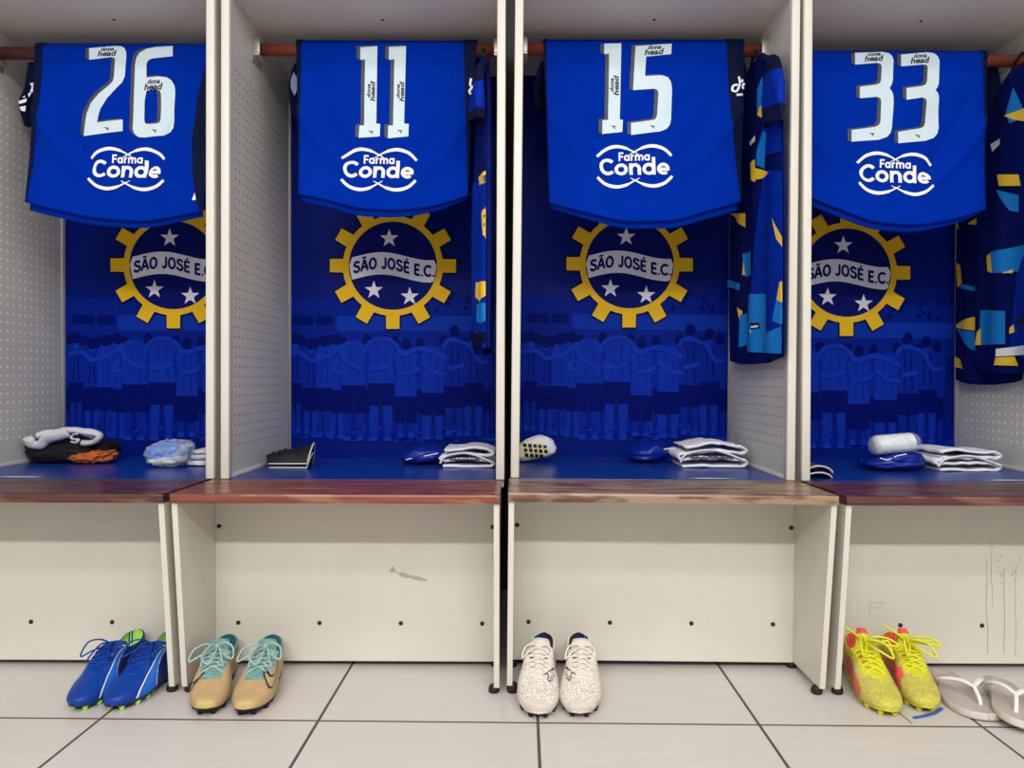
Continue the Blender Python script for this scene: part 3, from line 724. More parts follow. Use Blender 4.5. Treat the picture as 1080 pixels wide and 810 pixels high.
    return t, off, F, wxy, prt
for num, i in (('26', 1), ('11', 2), ('15', 3), ('33', 4)):
    t, off, F, wxy, prt = jersey(num, i)
    # sleeves hanging behind
    def sleeve(pts, wid, logo=None, Yd=YR + 0.05):
        bm = bmesh.new(); P3 = [at(px, py, Yd + 0.004 * k) for k, (px, py) in enumerate(spline(pts, 5))]
        n = len(P3); tube(bm, P3, [wid[0] + (wid[1] - wid[0]) * k / (n - 1) for k in range(n)], 14, flat=0.45)
        for v in bm.verts: v.co.y += 0.005 * noise.noise(v.co * 30)
        s = obj('sleeve', bm, M['jersey_navy'], t, off=off, sub=1)
        if logo:
            b2 = bmesh.new()
            for pl_ in logo:
                pts2 = [at(px, py, Yd - 0.020) for px, py in pl_]
                lay(b2, poly2d([[(p.x, p.z) for p in pts2]]), lambda a, b: Vector((a, Yd - 0.0225, b)))
            obj('sleeve_print', b2, M['print_white'], s, off=off, smooth=False)
        return s
    if i == 1:
        sleeve([(48, 70), (40, 95), (30, 112), (33, 134)], (0.045, 0.016), [[(32, 88), (38, 87), (37, 97), (32, 98), (34, 92)], [(30, 99), (34, 98), (31, 103)], [(20, 107), (29, 104), (28, 108), (21, 110)], [(21, 113), (28, 112), (27, 118), (23, 117)], [(24, 103), (27, 101), (27, 103)]])
    if i == 2:
        sleeve([(318, 66), (312, 85), (313, 105), (319, 122)], (0.016, 0.028), None)
        b2 = bmesh.new(); lay(b2, poly2d([[tuple(at(px, py, YR + .02).xz) for px, py in ((308, 74), (312, 80), (313, 90), (309, 99), (305, 90), (305, 82))]]), lambda a, b: Vector((a, YR + .034, b)))
        o = obj('sleeve_print', b2, mat('print_dull_blue', (120, 140, 170), .6), t, off=off, smooth=False)
        s = sleeve([(500, 62), (507, 85), (508, 115)], (0.022, 0.020))
        b2 = bmesh.new()
        for pts in ([(497, 83), (496, 90), (499, 92), (502, 88)], [(499, 92), (495, 97), (499, 101), (503, 98)]):
            lay(b2, ribbon2d([wxy(p) for p in spline(pts, 4)], 0.006), prt(1.2), 0.02)
        obj('sleeve_print', b2, M['print_white'], t, off=off, smooth=False, weld=False)
    if i == 3:
        sleeve([(578, 66), (569, 90), (571, 118)], (0.024, 0.018))
        sleeve([(778, 62), (784, 92), (785, 118)], (0.018, 0.016))
        b2 = bmesh.new()
        for pts in ([(779, 81), (780, 88), (778, 95)], [(778, 90), (773, 91), (772, 96), (776, 97), (779, 92)], [(783, 84), (782, 87)], [(785, 88), (783, 91), (784, 94)], [(776, 101), (783, 100)]):
            lay(b2, ribbon2d([wxy(p) for p in spline(pts, 4)], 0.006), prt(1.2), 0.02)
        obj('side_print', b2, M['print_white'], t, off=off, smooth=False, weld=False)
    if i == 4:
        sleeve([(1040, 70), (1046, 100), (1047, 135)], (0.03, 0.022))
    if i in (1,):
        b2 = bmesh.new(); lay(b2, poly2d([[wxy(p) for p in ((205.5, 212), (208, 205), (209.5, 212), (207, 213))]]), prt(1.2))
        obj('side_print', b2, M['print_white'], t, off=off, smooth=False)

# ------------------------------------------------------------------ patterned jerseys hanging at the side walls
def hung_jersey(label, i, xs, yc, z_sh, z_hem, half, thick, shards, near_sleeve, tilt=0.0, far=False, raw=False):
    """a shirt hanging in the depth direction; its face looks towards -X. s runs along depth from the near edge"""
    t = thing('patterned_jersey', label, 'jersey', (xs, yc, z_hem), 0, 'patterned jerseys hanging at the locker sides')
    off = t.location.copy()
    ct, st = math.cos(tilt), math.sin(tilt)
    def Wd(n, s, z):                     # n = outwards (towards -X), s = depth offset from centre
        return Vector((xs - n * ct + s * st, yc + s * ct + n * st, z))
    hw = table([(0.0, half * 0.93), (0.2, half * 0.95), (0.5, half * .93), (0.85, half * .82), (0.93, half * .62), (1.0, half * 0.26)])
    def face(s, z, out=1):
        v = (z - z_hem) / (z_sh - z_hem); h = max(1e-4, hw(min(1, max(0, v)))); q = min(1, abs(s) / h)
        th = thick * (0.55 + 0.45 * math.sin(math.pi * min(1, max(0, v)) ** 0.8)) if v > 0.02 else thick * .55
        b = th * (max(0.0, 1 - q ** 3.0)) ** 0.5
        f = 0.006 * math.sin(s * 46 + 2.2 * v + i) * (1 - 0.7 * v) + 0.004 * noise.noise(Vector((s * 14, z * 5, i * 2.0)))
        return (b if out > 0 else -b * .8) + f * (1 - q ** 4)
    bm = bmesh.new(); NV, NS = 56, 40; V = []
    for k in range(NV + 1):
        v = k / NV; z = z_hem + (z_sh - z_hem) * v; h = hw(v); row = []
        for j in range(NS):
            a = 2 * math.pi * j / NS; s = -h * math.cos(a); o = 1 if math.sin(a) >= 0 else -1
            dip = 0.018 * (s / half) ** 2 * (1 - v) ** 4
            row.append(bm.verts.new(Wd(face(s, z, o), s, z + dip)))
        V.append(row)
    for k in range(NV):
        for j in range(NS): bm.faces.new((V[k][j], V[k][(j + 1) % NS], V[k + 1][(j + 1) % NS], V[k + 1][j]))
    bm.faces.new(V[-1])
    body = obj('torso', bm, M['jersey_dark'], t, off=off)
    # loop hung over the rail bracket
    bm = bmesh.new(); tube(bm, [Wd(0, -0.05, z_sh - .01), Wd(0.01, -0.03, z_sh + 0.02), Wd(0.0, 0.0, z_sh + .035), Wd(0, .03, z_sh + .02), Wd(0, .05, z_sh - .01)], 0.004, 8)
    obj('hanging_loop', bm, M['black_cloth'], t, off=off)
    # sleeves: near and far
    sleeves = []
    for sg in ((-1, 1) if far else (-1,)):
        bm = bmesh.new(); S0 = sg * half * 0.60
        path = spline([(thick * .2, S0 * .75, z_sh - 0.030), (thick * .8, S0 * 1.15, z_sh - 0.07), (thick + .004, S0 * 1.30, z_sh - 0.14), (thick + .005, S0 * 1.34, z_sh - near_sleeve)], 6)
        n = len(path); rr = [0.040 + 0.026 * smoothstep(0, 1, k / (n - 1)) for k in range(n)]; rings = []
        for k, (nn, s, z) in enumerate(path):
            ring = []
            for j in range(20):
                a = 2 * math.pi * j / 20
                ring.append(bm.verts.new(Wd(nn + math.sin(a) * rr[k] * 0.24 + .004 * math.sin(3 * a + z * 40), s + math.cos(a) * rr[k], z - sg * math.cos(a) * 0.012)))
            rings.append(ring)
        for k in range(n - 1):
            for j in range(20):
                f = bm.faces.new((rings[k][j], rings[k][(j + 1) % 20], rings[k + 1][(j + 1) % 20], rings[k + 1][j]))
                f.material_index = 1 if k >= n - 4 else (2 if k < 9 else 0)
        so = obj('sleeve', bm, [M['jersey_royal'], M['jersey_navy'], M['jersey_navy']], t, off=off, sub=1, solid=0.003)
        sleeves.append(so)
    # printed shards, given in photo pixels and laid on the face
    def on_face(px, py):
        X = xs - thick * 0.8
        for _ in range(3):
            q = at_x(px, py, X); s = (q.y - yc) * ct; X = xs - face(max(-half * .9, min(half * .9, s)), q.z) * ct + s * st
        return (s, q.z)
    def edge(s, z, lyr):
        z = max(z_hem + .002, min(z_sh, z)); h = hw((z - z_hem) / (z_sh - z_hem)) * .985; s = max(-h, min(h, s))
        return Wd(face(s, z) + 0.0038 + lyr * 0.0001, s, z)
    names = ['jersey_dark']; tb = bmesh.new(); tb.from_mesh(body.data)
    for lyr, (mname, pts) in enumerate(shards):
        if mname not in names: names.append(mname)
        lay(tb, poly2d([[p if raw else on_face(*p) for p in pts]]), lambda s, z: edge(s, z, lyr) - off, 0.010, mi=names.index(mname))
    tb.to_mesh(body.data); tb.free()
    for n_ in names[1:]: body.data.materials.append(M[n_])
    body.data.shade_smooth()
    return t

zz = lambda py: 0.6997 - (py - 401) * 1.96 / 811
hung_jersey('patterned jersey hanging half hidden behind the post right of the number 11 jersey', 2, -0.084, 2.05, 1.545, 0.765, 0.155, 0.025,
    [(m, [(s, zz(py)) for s, py in pts]) for m, pts in (
    ('jersey_royal', [(-.16, 190), (.0, 190), (.03, 250), (-.02, 360), (-.16, 370)]), ('jersey_yellow', [(-.15, 186), (-.09, 188), (-.10, 197), (-.15, 199)]),
    ('jersey_yellow', [(-.15, 222), (-.12, 228), (-.135, 252), (-.15, 256)]), ('jersey_yellow', [(-.155, 300), (-.06, 297), (-.05, 312), (-.10, 320), (-.155, 314)]),
    ('jersey_sky', [(-.155, 322), (-.06, 320), (-.05, 338), (-.10, 343), (-.155, 340)]), ('jersey_navy', [(-.16, 352), (.1, 348), (.1, 366), (-.16, 362)]))], 0.20, tilt=-0.15, raw=True)
hung_jersey('patterned jersey hanging at the right wall of the number 15 locker, hem on show', 3, 0.655, 2.10, 1.565, 0.745, 0.253, 0.014,
    [('jersey_royal', [(806, 180), (829, 180), (829, 372), (792, 372), (794, 300)]), ('jersey_royal', [(806, 105), (824, 95), (826, 160), (806, 165)]),
     ('jersey_sky', [(800, 95), (806, 80), (806, 112), (800, 118)]), ('jersey_yellow', [(803, 112), (808, 110), (808, 122), (804, 124), (800, 121)]),
     ('jersey_sky', [(800, 160), (806, 138), (810, 140), (808, 178), (800, 174)]), ('jersey_yellow', [(798, 177), (812, 182), (806, 188), (797, 190)]),
     ('jersey_yellow', [(793, 172), (798, 168), (799, 192), (794, 190)]), ('print_white', [(792, 150), (798, 143), (798, 149), (793, 154)]),
     ('jersey_yellow', [(816, 230), (826, 250), (827, 262), (820, 252)]), ('jersey_yellow', [(824, 297), (829, 296), (829, 322), (820, 316)]),
     ('jersey_sky', [(820, 316), (829, 322), (829, 345), (816, 338)]), ('jersey_yellow', [(786, 268), (791, 270), (792, 291), (785, 290)]),
     ('jersey_sky', [(785, 268), (794, 264), (794, 290), (788, 292)]), ('jersey_sky', [(792, 310), (810, 310), (810, 352), (829, 342), (829, 373), (790, 371), (790, 340)]),
     ('jersey_sky', [(767, 294), (783, 299), (783, 306), (767, 302)]), ('jersey_yellow', [(772, 225), (788, 225), (788, 240)]),
     ('jersey_yellow', [(779, 324), (785, 328), (784, 346)]), ('jersey_sky', [(783, 332), (790, 330), (790, 364), (781, 366)]),
     ('jersey_yellow', [(765, 363), (769, 364), (769, 370), (765, 369)]),
     ('print_black', [(793, 341), (802, 340), (803, 346), (794, 348)]), ('print_white', [(794, 344), (801, 343), (801, 345), (794, 346)]), ('print_white', [(793, 348), (795, 348), (795, 352)]),
     ('print_white', [(820, 86), (828, 90), (828, 96), (824, 91)])], 0.235)
hung_jersey('patterned jersey hanging at the right edge, its dark hem lower than the one before it', 4, 1.372, 2.235, 1.515, 0.690, 0.17, 0.012,
    [('jersey_yellow', [(1010, 342), (1018, 337), (1034, 333), (1034, 349), (1010, 346)]), ('jersey_sky', [(1010, 347), (1032, 350), (1034, 372), (1022, 366)]),
     ('jersey_yellow', [(1008, 376), (1014, 379), (1017, 389), (1008, 387)]), ('jersey_yellow', [(1010, 277), (1014, 280), (1016, 298), (1011, 303)]),
     ('jersey_sky', [(1016, 299), (1036, 304), (1030, 307), (1012, 303)]), ('jersey_yellow', [(1022, 236), (1040, 224), (1046, 226), (1044, 239)]), ('jersey_yellow', [(1000, 234), (1011, 232), (1013, 242)])], 0.22)
hung_jersey('patterned jersey with sky blue and yellow shards hanging nearest at the right edge', 4, 1.343, 2.045, 1.535, 0.722, 0.21, 0.014,
    [('jersey_sky', [(1062, 120), (1070, 92), (1082, 118), (1082, 124), (1066, 130)]), ('jersey_yellow', [(1060, 122), (1082, 114), (1082, 128), (1070, 126)]),
     ('print_white', [(1046, 152), (1056, 146), (1056, 152), (1048, 160)]), ('jersey_yellow', [(1053, 184), (1076, 184), (1078, 196), (1055, 196)]),
     ('jersey_sky', [(1052, 200), (1076, 206), (1076, 224), (1066, 222)]), ('jersey_yellow', [(1042, 270), (1047, 266), (1048, 288), (1043, 286)]),
     ('jersey_sky', [(1046, 266), (1082, 258), (1082, 286), (1048, 288)]), ('jersey_yellow', [(1058, 288), (1070, 284), (1070, 288)]),
     ('jersey_sky', [(1036, 327), (1062, 328), (1062, 363), (1034, 364)]), ('jersey_yellow', [(1032, 350), (1036, 346), (1036, 364), (1030, 364)]),
     ('jersey_royal', [(1074, 290), (1084, 262), (1084, 380), (1066, 372)]), ('print_black', [(1072, 336), (1082, 334), (1082, 342), (1074, 342)]),
     ('jersey_yellow', [(1067, 345), (1071, 342), (1072, 350), (1066, 352)]), ('print_white', [(1052, 368), (1082, 364), (1082, 374), (1052, 376)]), ('jersey_yellow', [(1052, 377), (1072, 376), (1076, 386), (1050, 385)])], 0.23)
# ------------------------------------------------------------------ football boots
def boot(label, toe, heel, L, col, group, sgn=1, studs=True):
    """toe, heel: ground points (x, y); the boot runs from toe along +y of its own axes"""
    d = Vector((heel[0] - toe[0], heel[1] - toe[1])); rz = math.atan2(-d.x, d.y)
    t0 = thing('football_boot', label, 'football boot', (toe[0], toe[1], 0.0), rz, group)
    K = L / 0.275; wk = col.get('wide', 1.0)
    w = table([(0, 0.0), (.012, .013), (.035, .0235), (.08, .033), (.16, .042), (.27, .0475), (.36, .047), (.5, .040), (.65, .0345), (.8, .034), (.9, .031), (.96, .023), (.988, .013), (1, 0.0)])
    zb = table([(0, .020), (.1, .0145), (.3, .0115), (.6, .016), (.8, .0145), (1, .016)])
    hk = col.get('high', 1.0)
    zc = table([(0, .030), (.02, .0345), (.06, .040), (.14, .047), (.24, .056), (.34, .067), (.44, .079 * hk), (.55, .090 * hk), (.63, .091 * hk), (.72, .083 * hk), (.84, .083 * hk), (.93, .094 * hk), (1, .099 * hk)])
    xo = table([(0, 0), (.30, 0), (.34, .004), (.42, .009), (.52, .013), (.60, .019), (.68, .026), (.8, .0265), (.9, .024), (.965, .014), (1, 0)])
    cxl = table([(0, -.006 * sgn), (.3, 0.0), (.6, .004 * sgn), (1, -.001 * sgn)])
    def S(t, side, a, out=0.0):
        ww = w(t) * wk; x0 = min(xo(t), ww * .92); b, c = zb(t), zc(t)
        e = 0.75 - 0.40 * smoothstep(.25, .65, t); e2 = 0.85
        zm = b + (0.30 + 0.08 * smoothstep(.5, .8, t)) * (c - b); th = -0.5 + a * (math.pi / 2 + 0.5)
        if th >= 0:
            x = x0 + (ww - x0) * max(0, math.cos(th)) ** e; z = zm + (c - zm) * math.sin(th) ** e2
        else:
            x = ww * (1 - 0.16 * (th / 0.5) ** 2); z = zm - (zm - b) * (-th / 0.5)
        ridge = 0.0
        return Vector((side * (x + out * math.cos(max(th, 0))) + cxl(t), t * .275, z + out * math.sin(max(th, 0)))) * K
    NT_, NA = 44, 15
    ts = [0.5 - 0.5 * math.cos(math.pi * k / NT_) for k in range(NT_ + 1)]
    zone = col.get('zone', lambda t, a, s: 0)
    bm = bmesh.new(); G = {}
    for i, t in enumerate(ts):
        for s in (-1, 1):
            for j in range(NA + 1):
                p = S(t, s, j / NA)
                if col.get('crease'): p += Vector((0, 0, 1)) * 0.0016 * noise.noise(p * 60) * smoothstep(.1, .3, t)
                G[i, s, j] = bm.verts.new(p)
    for i in range(NT_):
        for s in (-1, 1):
            for j in range(NA):
                f = bm.faces.new((G[i, s, j], G[i + 1, s, j], G[i + 1, s, j + 1], G[i, s, j + 1]))
                f.material_index = zone((ts[i] + ts[i + 1]) / 2, (j + .5) / NA, s)
    bmesh.ops.remove_doubles(bm, verts=bm.verts, dist=0.0004)
    upper = obj('upper', bm, [M[m] for m in col['upper']], t0, solid=0.0028, soff=-1.0, sub=1)
    # lining and insole
    bm = bmesh.new(); G = {}
    tl = [0.46 + 0.535 * k / 22 for k in range(23)]
    for i, t in enumerate(tl):
        for s in (-1, 1):
            for j in range(10):
                a = 0.36 + 0.64 * j / 9; p = S(t, s, a) / K
                ins = 0.0036; c = Vector((cxl(t), min(t * .275, .262), p.z)); v = p - c; v.z = 0
                if v.length > 1e-5: p = p - v.normalized() * min(ins, v.length)
                if j == 9: p.z += 0.001
                G[i, s, j] = bm.verts.new(p * K)
    for i in range(22):
        for s in (-1, 1):
            for j in range(9): bm.faces.new((G[i, s, j], G[i + 1, s, j], G[i + 1, s, j + 1], G[i, s, j + 1]))
        bm.faces.new((G[i, -1, 0], G[i, 1, 0], G[i + 1, 1, 0], G[i + 1, -1, 0]))
    for j in range(9): bm.faces.new((G[22, -1, j], G[22, 1, j], G[22, 1, j + 1], G[22, -1, j + 1]))
    bmesh.ops.remove_doubles(bm, verts=bm.verts, dist=0.0004)
    o = obj('lining', bm, M[col['lining']], t0); o['label'] = col.get('lining_label', 'inner lining')
    # tongue
    tz = table([(.28, .0630), (.36, .0720), (.46, .084 * hk), (.56, .097 * hk), (.63, (.109 + col.get('tongue_up', 0)) * hk), (.68, (.120 + col.get('tongue_up', 0)) * hk)])
    tw = table([(.28, .014), (.4, .024), (.55, .0265), (.64, .0255 * col.get('tab', 1)), (.68, .020 * col.get('tab', 1))])
    bm = bmesh.new(); R = []
    for k in range(19):
        t = .28 + .40 * k / 18; row = []
        for j in range(11):
            a = j / 10 * 2 - 1
            row.append(bm.verts.new(Vector((cxl(t) + a * tw(t), t * .275 + .010 * a * a * smoothstep(.5, .68, t), tz(t) - 0.0005 - .30 * tw(t) * a * a)) * K))
        R.append(row)
    tzone = col.get('tongue_zone', lambda k: 0)
    for k in range(18):
        for j in range(10):
            f = bm.faces.new((R[k][j], R[k][j + 1], R[k + 1][j + 1], R[k + 1][j])); f.material_index = tzone(k)
    o = obj('tongue', bm, [M[m] for m in col['tongue']], t0, solid=0.004, soff=-1.0, sub=1)
    # sole with studs
    bm = bmesh.new(); R = []
    for k in range(41):
        t = 0.5 - 0.5 * math.cos(math.pi * k / 40); ww = max(w(t) * wk, .0012); b = zb(t)
        rim = col.get('rim', .006) * smoothstep(0, .06, min(t, 1 - t)) + .0005
        R.append([bm.verts.new(Vector((cxl(t) + x * ww, t * .275, b + z)) * K) for x, z in ((-.86, rim), (-.90, .001), (-.80, -.004), (0, -.005), (.80, -.004), (.90, .001), (.86, rim))])
    for k in range(40):
        for j in range(7): bm.faces.new((R[k][j], R[k][(j + 1) % 7], R[k + 1][(j + 1) % 7], R[k + 1][j]))
    bm.faces.new(R[0]); bm.faces.new(R[-1][::-1])
    sole = obj('sole', bm, M[col['sole']], t0)
    for t, fx in ((.085, -.45), (.085, .45), (.2, -.72), (.2, .72), (.33, -.70), (.33, .70), (.44, -.6), (.44, .6), (.78, -.62), (.78, .62), (.92, -.5), (.92, .5)):
        bm = bmesh.new(); c = Vector((cxl(t) + fx * w(t) * wk, t * .275, 0)); zt_ = zb(t) - .002
        tube(bm, [(c + Vector((0, 0, z))) * K for z in (0.0, .001, .004, zt_)], [.0036 * K, .0046 * K, .0052 * K, .0072 * K], 10, flat=1.15)
        s = obj('stud', bm, M[col['stud']], sole)
    # laces
    lm = M[col['lace']]; lr = col.get('lace_r', 0.0021)
    tk = [.345, .40, .45, .50, .55, .595]
    bm = bmesh.new()
    rnd = random.Random(len(label))
    for k in range(len(tk) - 1):
        for s in (-1, 1):
            A, B_ = S(tk[k], s, .90, .0012), S(tk[k + 1], -s, .90, .0012)
            mid = (A + B_) / 2; mid.z = max(tz((tk[k] + tk[k + 1]) / 2) * K + .0026 + .001 * s, mid.z)
            A0 = S(tk[k], s, .82, -.001); B0 = S(tk[k + 1], -s, .82, -.001)
            tube(bm, spline([A0, A, (A * .5 + mid * .5) + Vector((0, 0, .0015)), mid, (B_ * .5 + mid * .5) + Vector((0, 0, .0015)), B_, B0], 4), lr, 7)
    Cn = Vector((cxl(.585), .585 * .275, tz(.585) + .004)) * K
    tube(bm, spline([Cn + Vector((-.006, 0, 0)), Cn + Vector((0, -.002, .003)), Cn + Vector((.006, 0, 0))], 4), lr * 1.9, 8)
    for lp in col.get('loops', [[(-.018, -.012, .012), (-.042, -.020, .004), (-.046, -.034, -.014), (-.024, -.026, -.004)], [(.018, -.010, .012), (.040, -.018, .004), (.044, -.032, -.012), (.022, -.022, -.002)]]):
        tube(bm, spline([Cn] + [Cn + Vector(p) for p in lp] + [Cn + Vector((0, -.003, .001))], 6), lr, 7)
    for lp in col.get('ends', [[(-.012, -.02, .006), (-.022, -.045, -.012), (-.020, -.062, -.020)], [(.010, -.022, .005), (.018, -.042, -.010), (.026, -.060, -.022)]]):
        tube(bm, spline([Cn] + [Cn + Vector(p) for p in lp], 6), lr, 7)
    o = obj('laces', bm, lm, t0, weld=False)
    # prints on the sides
    for nm, mname, side, pts, wd, closed in col.get('prints', []):
        bm = bmesh.new()
        fn = lambda t, a: S(t, side, a, .0022)
        if closed: lay(bm, poly2d([pts]), fn, .03)
        else: lay(bm, ribbon2d(spline(pts, 6), wd), fn, .05)
        o = obj(nm, bm, M[mname], upper, weld=False)
    return t0

for k, c in dict(boot_blue=(10, 66, 182), boot_blue_dark=(8, 34, 110), boot_lime=(176, 226, 84), boot_sky=(30, 108, 214), boot_white=(240, 240, 238),
                 sand=(214, 178, 128), sand_yellow=(198, 174, 112), knit_teal=(128, 176, 172), lace_teal=(158, 190, 186), boot_black=(18, 18, 22), teal_dark=(52, 100, 110),
                 boot_ivory=(224, 216, 206), lace_ivory=(226, 218, 210), dark_grey=(44, 48, 54), light_blue=(188, 204, 224),
                 boot_red=(236, 88, 82), lace_lime=(216, 216, 38), boot_yellow=(210, 206, 48), stud_white=(210, 214, 205)).items():
    M[k] = mat(k, c, 0.45, spec=0.35, bump=0.08, bscale=220)
M['sand'] = mat('sand_leather', (188, 158, 115), 0.55, spec=0.35, var=0.10, vscale=30, bump=0.2, bscale=70)
M['knit_teal'] = mat('teal_knit', (118, 156, 154), 0.75, spec=0.2, var=0.22, vscale=120, bump=0.3, bscale=260)
M['boot_blue'] = mat('blue_synthetic', (8, 58, 148), 0.42, spec=0.3, var=0.14, vscale=24, bump=0.06, bscale=200)

def speckle(name, base, spot, scale, lo, hi, zr):
    m = mat(name, base, 0.5, spec=0.3); n = NT(m); b = m.node_tree.nodes['Principled BSDF']
    tc = n.node('ShaderNodeTexCoord'); vo = n.node('ShaderNodeTexVoronoi'); vo.feature = 'DISTANCE_TO_EDGE'; vo.inputs['Scale'].default_value = scale
    n.link(tc.outputs['Object'], vo.inputs['Vector'])
    r = n.node('ShaderNodeMapRange'); r.inputs[1].default_value = lo; r.inputs[2].default_value = hi; n.link(vo.outputs['Distance'], r.inputs[0])
    sp = n.node('ShaderNodeSeparateXYZ'); n.link(tc.outputs['Object'], sp.inputs[0])
    k = n.node('ShaderNodeMapRange'); k.inputs[1].default_value = zr[0]; k.inputs[2].default_value = zr[1]; n.link(sp.outputs[1], k.inputs[0])
    k2 = n.node('ShaderNodeMapRange'); k2.inputs[1].default_value = zr[2]; k2.inputs[2].default_value = zr[3]; k2.inputs[3].default_value = 1; k2.inputs[4].default_value = 0; n.link(sp.outputs[1], k2.inputs[0])
    f = n.math('MULTIPLY', n.math('MULTIPLY', k.outputs[0], k2.outputs[0]), r.outputs[0])
    n.link(n.mix(f, lin(base), lin(spot)), b.inputs['Base Color']); return m
M['ivory_speckle'] = speckle('ivory_speckled', (206, 196, 186), (240, 236, 230), 150, 0.10, 0.20, (.008, .02, .10, .14))
def grime(name, c1, c2, c3):
    m = mat(name, c1, 0.55, spec=0.3); n = NT(m); b = m.node_tree.nodes['Principled BSDF']
    tc = n.node('ShaderNodeTexCoord'); no = n.node('ShaderNodeTexNoise'); no.inputs['Scale'].default_value = 45; no.inputs['Detail'].default_value = 8; n.link(tc.outputs['Object'], no.inputs[0])
    n2 = n.node('ShaderNodeTexNoise'); n2.inputs['Scale'].default_value = 260; n2.inputs['Detail'].default_value = 3; n.link(tc.outputs['Object'], n2.inputs[0])
    r = n.node('ShaderNodeMapRange'); r.inputs[1].default_value = .38; r.inputs[2].default_value = .62; n.link(no.outputs[0], r.inputs[0])
    r2 = n.node('ShaderNodeMapRange'); r2.inputs[1].default_value = .45; r2.inputs[2].default_value = .62; n.link(n2.outputs[0], r2.inputs[0])
    n.link(n.mix(n.math('MULTIPLY', r2.outputs[0], .55), n.mix(r.outputs[0], lin(c1), lin(c2)), lin(c3)), b.inputs['Base Color']); return m
M['yellow_worn'] = grime('worn_yellow', (214, 206, 66), (194, 184, 104), (156, 150, 92))
M['red_worn'] = grime('worn_red', (230, 98, 88), (214, 112, 98), (186, 130, 100))

BLUE = dict(wide=.95, high=1.08, tongue_up=-.020, upper=['boot_blue', 'boot_blue_dark'], zone=lambda t, a, s: 1 if (t > .60 and a > .88) or (s > 0 and t > .52 and a < .62) else 0, lining='boot_lime', lining_label='lime lining',
    tongue=['boot_blue'], sole='boot_blue_dark', stud='boot_lime', lace='boot_blue', lace_r=.0019,
    loops=[[(-.016, -.02, .016), (-.036, -.034, .012), (-.040, -.052, -.012), (-.022, -.036, -.004)], [(.014, -.012, .010), (.030, -.026, .002), (.028, -.044, -.014), (.012, -.03, -.004)]],
    prints=[('side_stripe', 'boot_sky', 1, [(.16, .20), (.20, .42), (.28, .58), (.42, .72), (.58, .80), (.62, .74), (.50, .62), (.41, .46), (.37, .20)], 0, True),
            ('side_stripe', 'boot_white', 1, [(.14, .20), (.185, .44), (.27, .61), (.42, .75), (.62, .83)], .022, False),
            ('side_stripe', 'boot_white', 1, [(.37, .20), (.41, .46), (.50, .62), (.62, .73)], .022, False),
            ('side_stripe', 'boot_white', -1, [(.20, .10), (.25, .34), (.36, .55), (.54, .70), (.7, .78)], .022, False)])
SAND = dict(wide=.94, high=0.95, crease=True, upper=['sand', 'knit_teal', 'sand_yellow', 'teal_dark'],
    zone=lambda t, a, s: 2 if t < .03 or a < .22 and t < .26 else (1 if (t > .27 and a > .80 - .5 * max(0, t - .36)) else 0), lining='teal_dark', lining_label='dark teal lining',
    tongue=['knit_teal'], sole='boot_black', stud='boot_black', lace='lace_teal', lace_r=.0021,
    loops=[[(-.02, -.012, .012), (-.045, -.018, .002), (-.052, -.034, -.018), (-.026, -.03, -.006)], [(.02, -.012, .014), (.038, -.02, .004), (.040, -.04, -.014), (.018, -.03, -.004)], [(-.01, -.02, .01), (-.022, -.05, -.004), (-.004, -.066, -.014), (.004, -.036, .0)]])
SW = [[(.36, .94), (.33, .80), (.315, .68), (.37, .60), (.5, .66), (.72, .80)], [(.36, .94), (.28, .82), (.215, .62), (.24, .48), (.40, .52), (.58, .66), (.72, .80)]]
SWL = [[(.33, .90), (.285, .78), (.265, .64), (.285, .54)], [(.33, .90), (.25, .70), (.19, .48)]]
SANDA = dict(SAND, prints=[('side_outline_mark', 'boot_black', -1, p, .016, False) for p in SWL])
SANDB = dict(SAND, prints=[('side_outline_mark', 'boot_black', 1, p, .018, False) for p in SW])
IVORY = dict(wide=.98, high=0.98, rim=.004, upper=['ivory_speckle', 'boot_ivory', 'boot_ivory'], zone=lambda t, a, s: 0 if t < .46 else 1, lining='dark_grey', lining_label='dark grey lining',
    tongue=['boot_ivory', 'light_blue'], tongue_zone=lambda k: 1 if k > 16 else 0, sole='boot_ivory', stud='boot_black', lace='lace_ivory', lace_r=.0021, tongue_up=-.004,
    loops=[[(-.018, -.006, .006), (-.032, -.008, -.004), (-.036, -.02, -.022), (-.02, -.018, -.006)]], ends=[[(.016, -.002, .004), (.028, -.004, -.006), (.031, -.014, -.03), (.034, -.02, -.05)]])
def mark(side): return [('side_mark', 'dark_grey', side, p, .012, False) for p in ([(.27, .86), (.30, .82), (.34, .90)], [(.30, .78), (.27, .76), (.26, .83)], [(.33, .76), (.30, .74), (.28, .70)], [(.31, .94), (.36, .84), (.42, .74)], [(.36, .74), (.32, .68)], [(.37, .80), (.42, .68)])]
IVA, IVB = dict(IVORY, prints=mark(1)), dict(IVORY, prints=mark(-1))
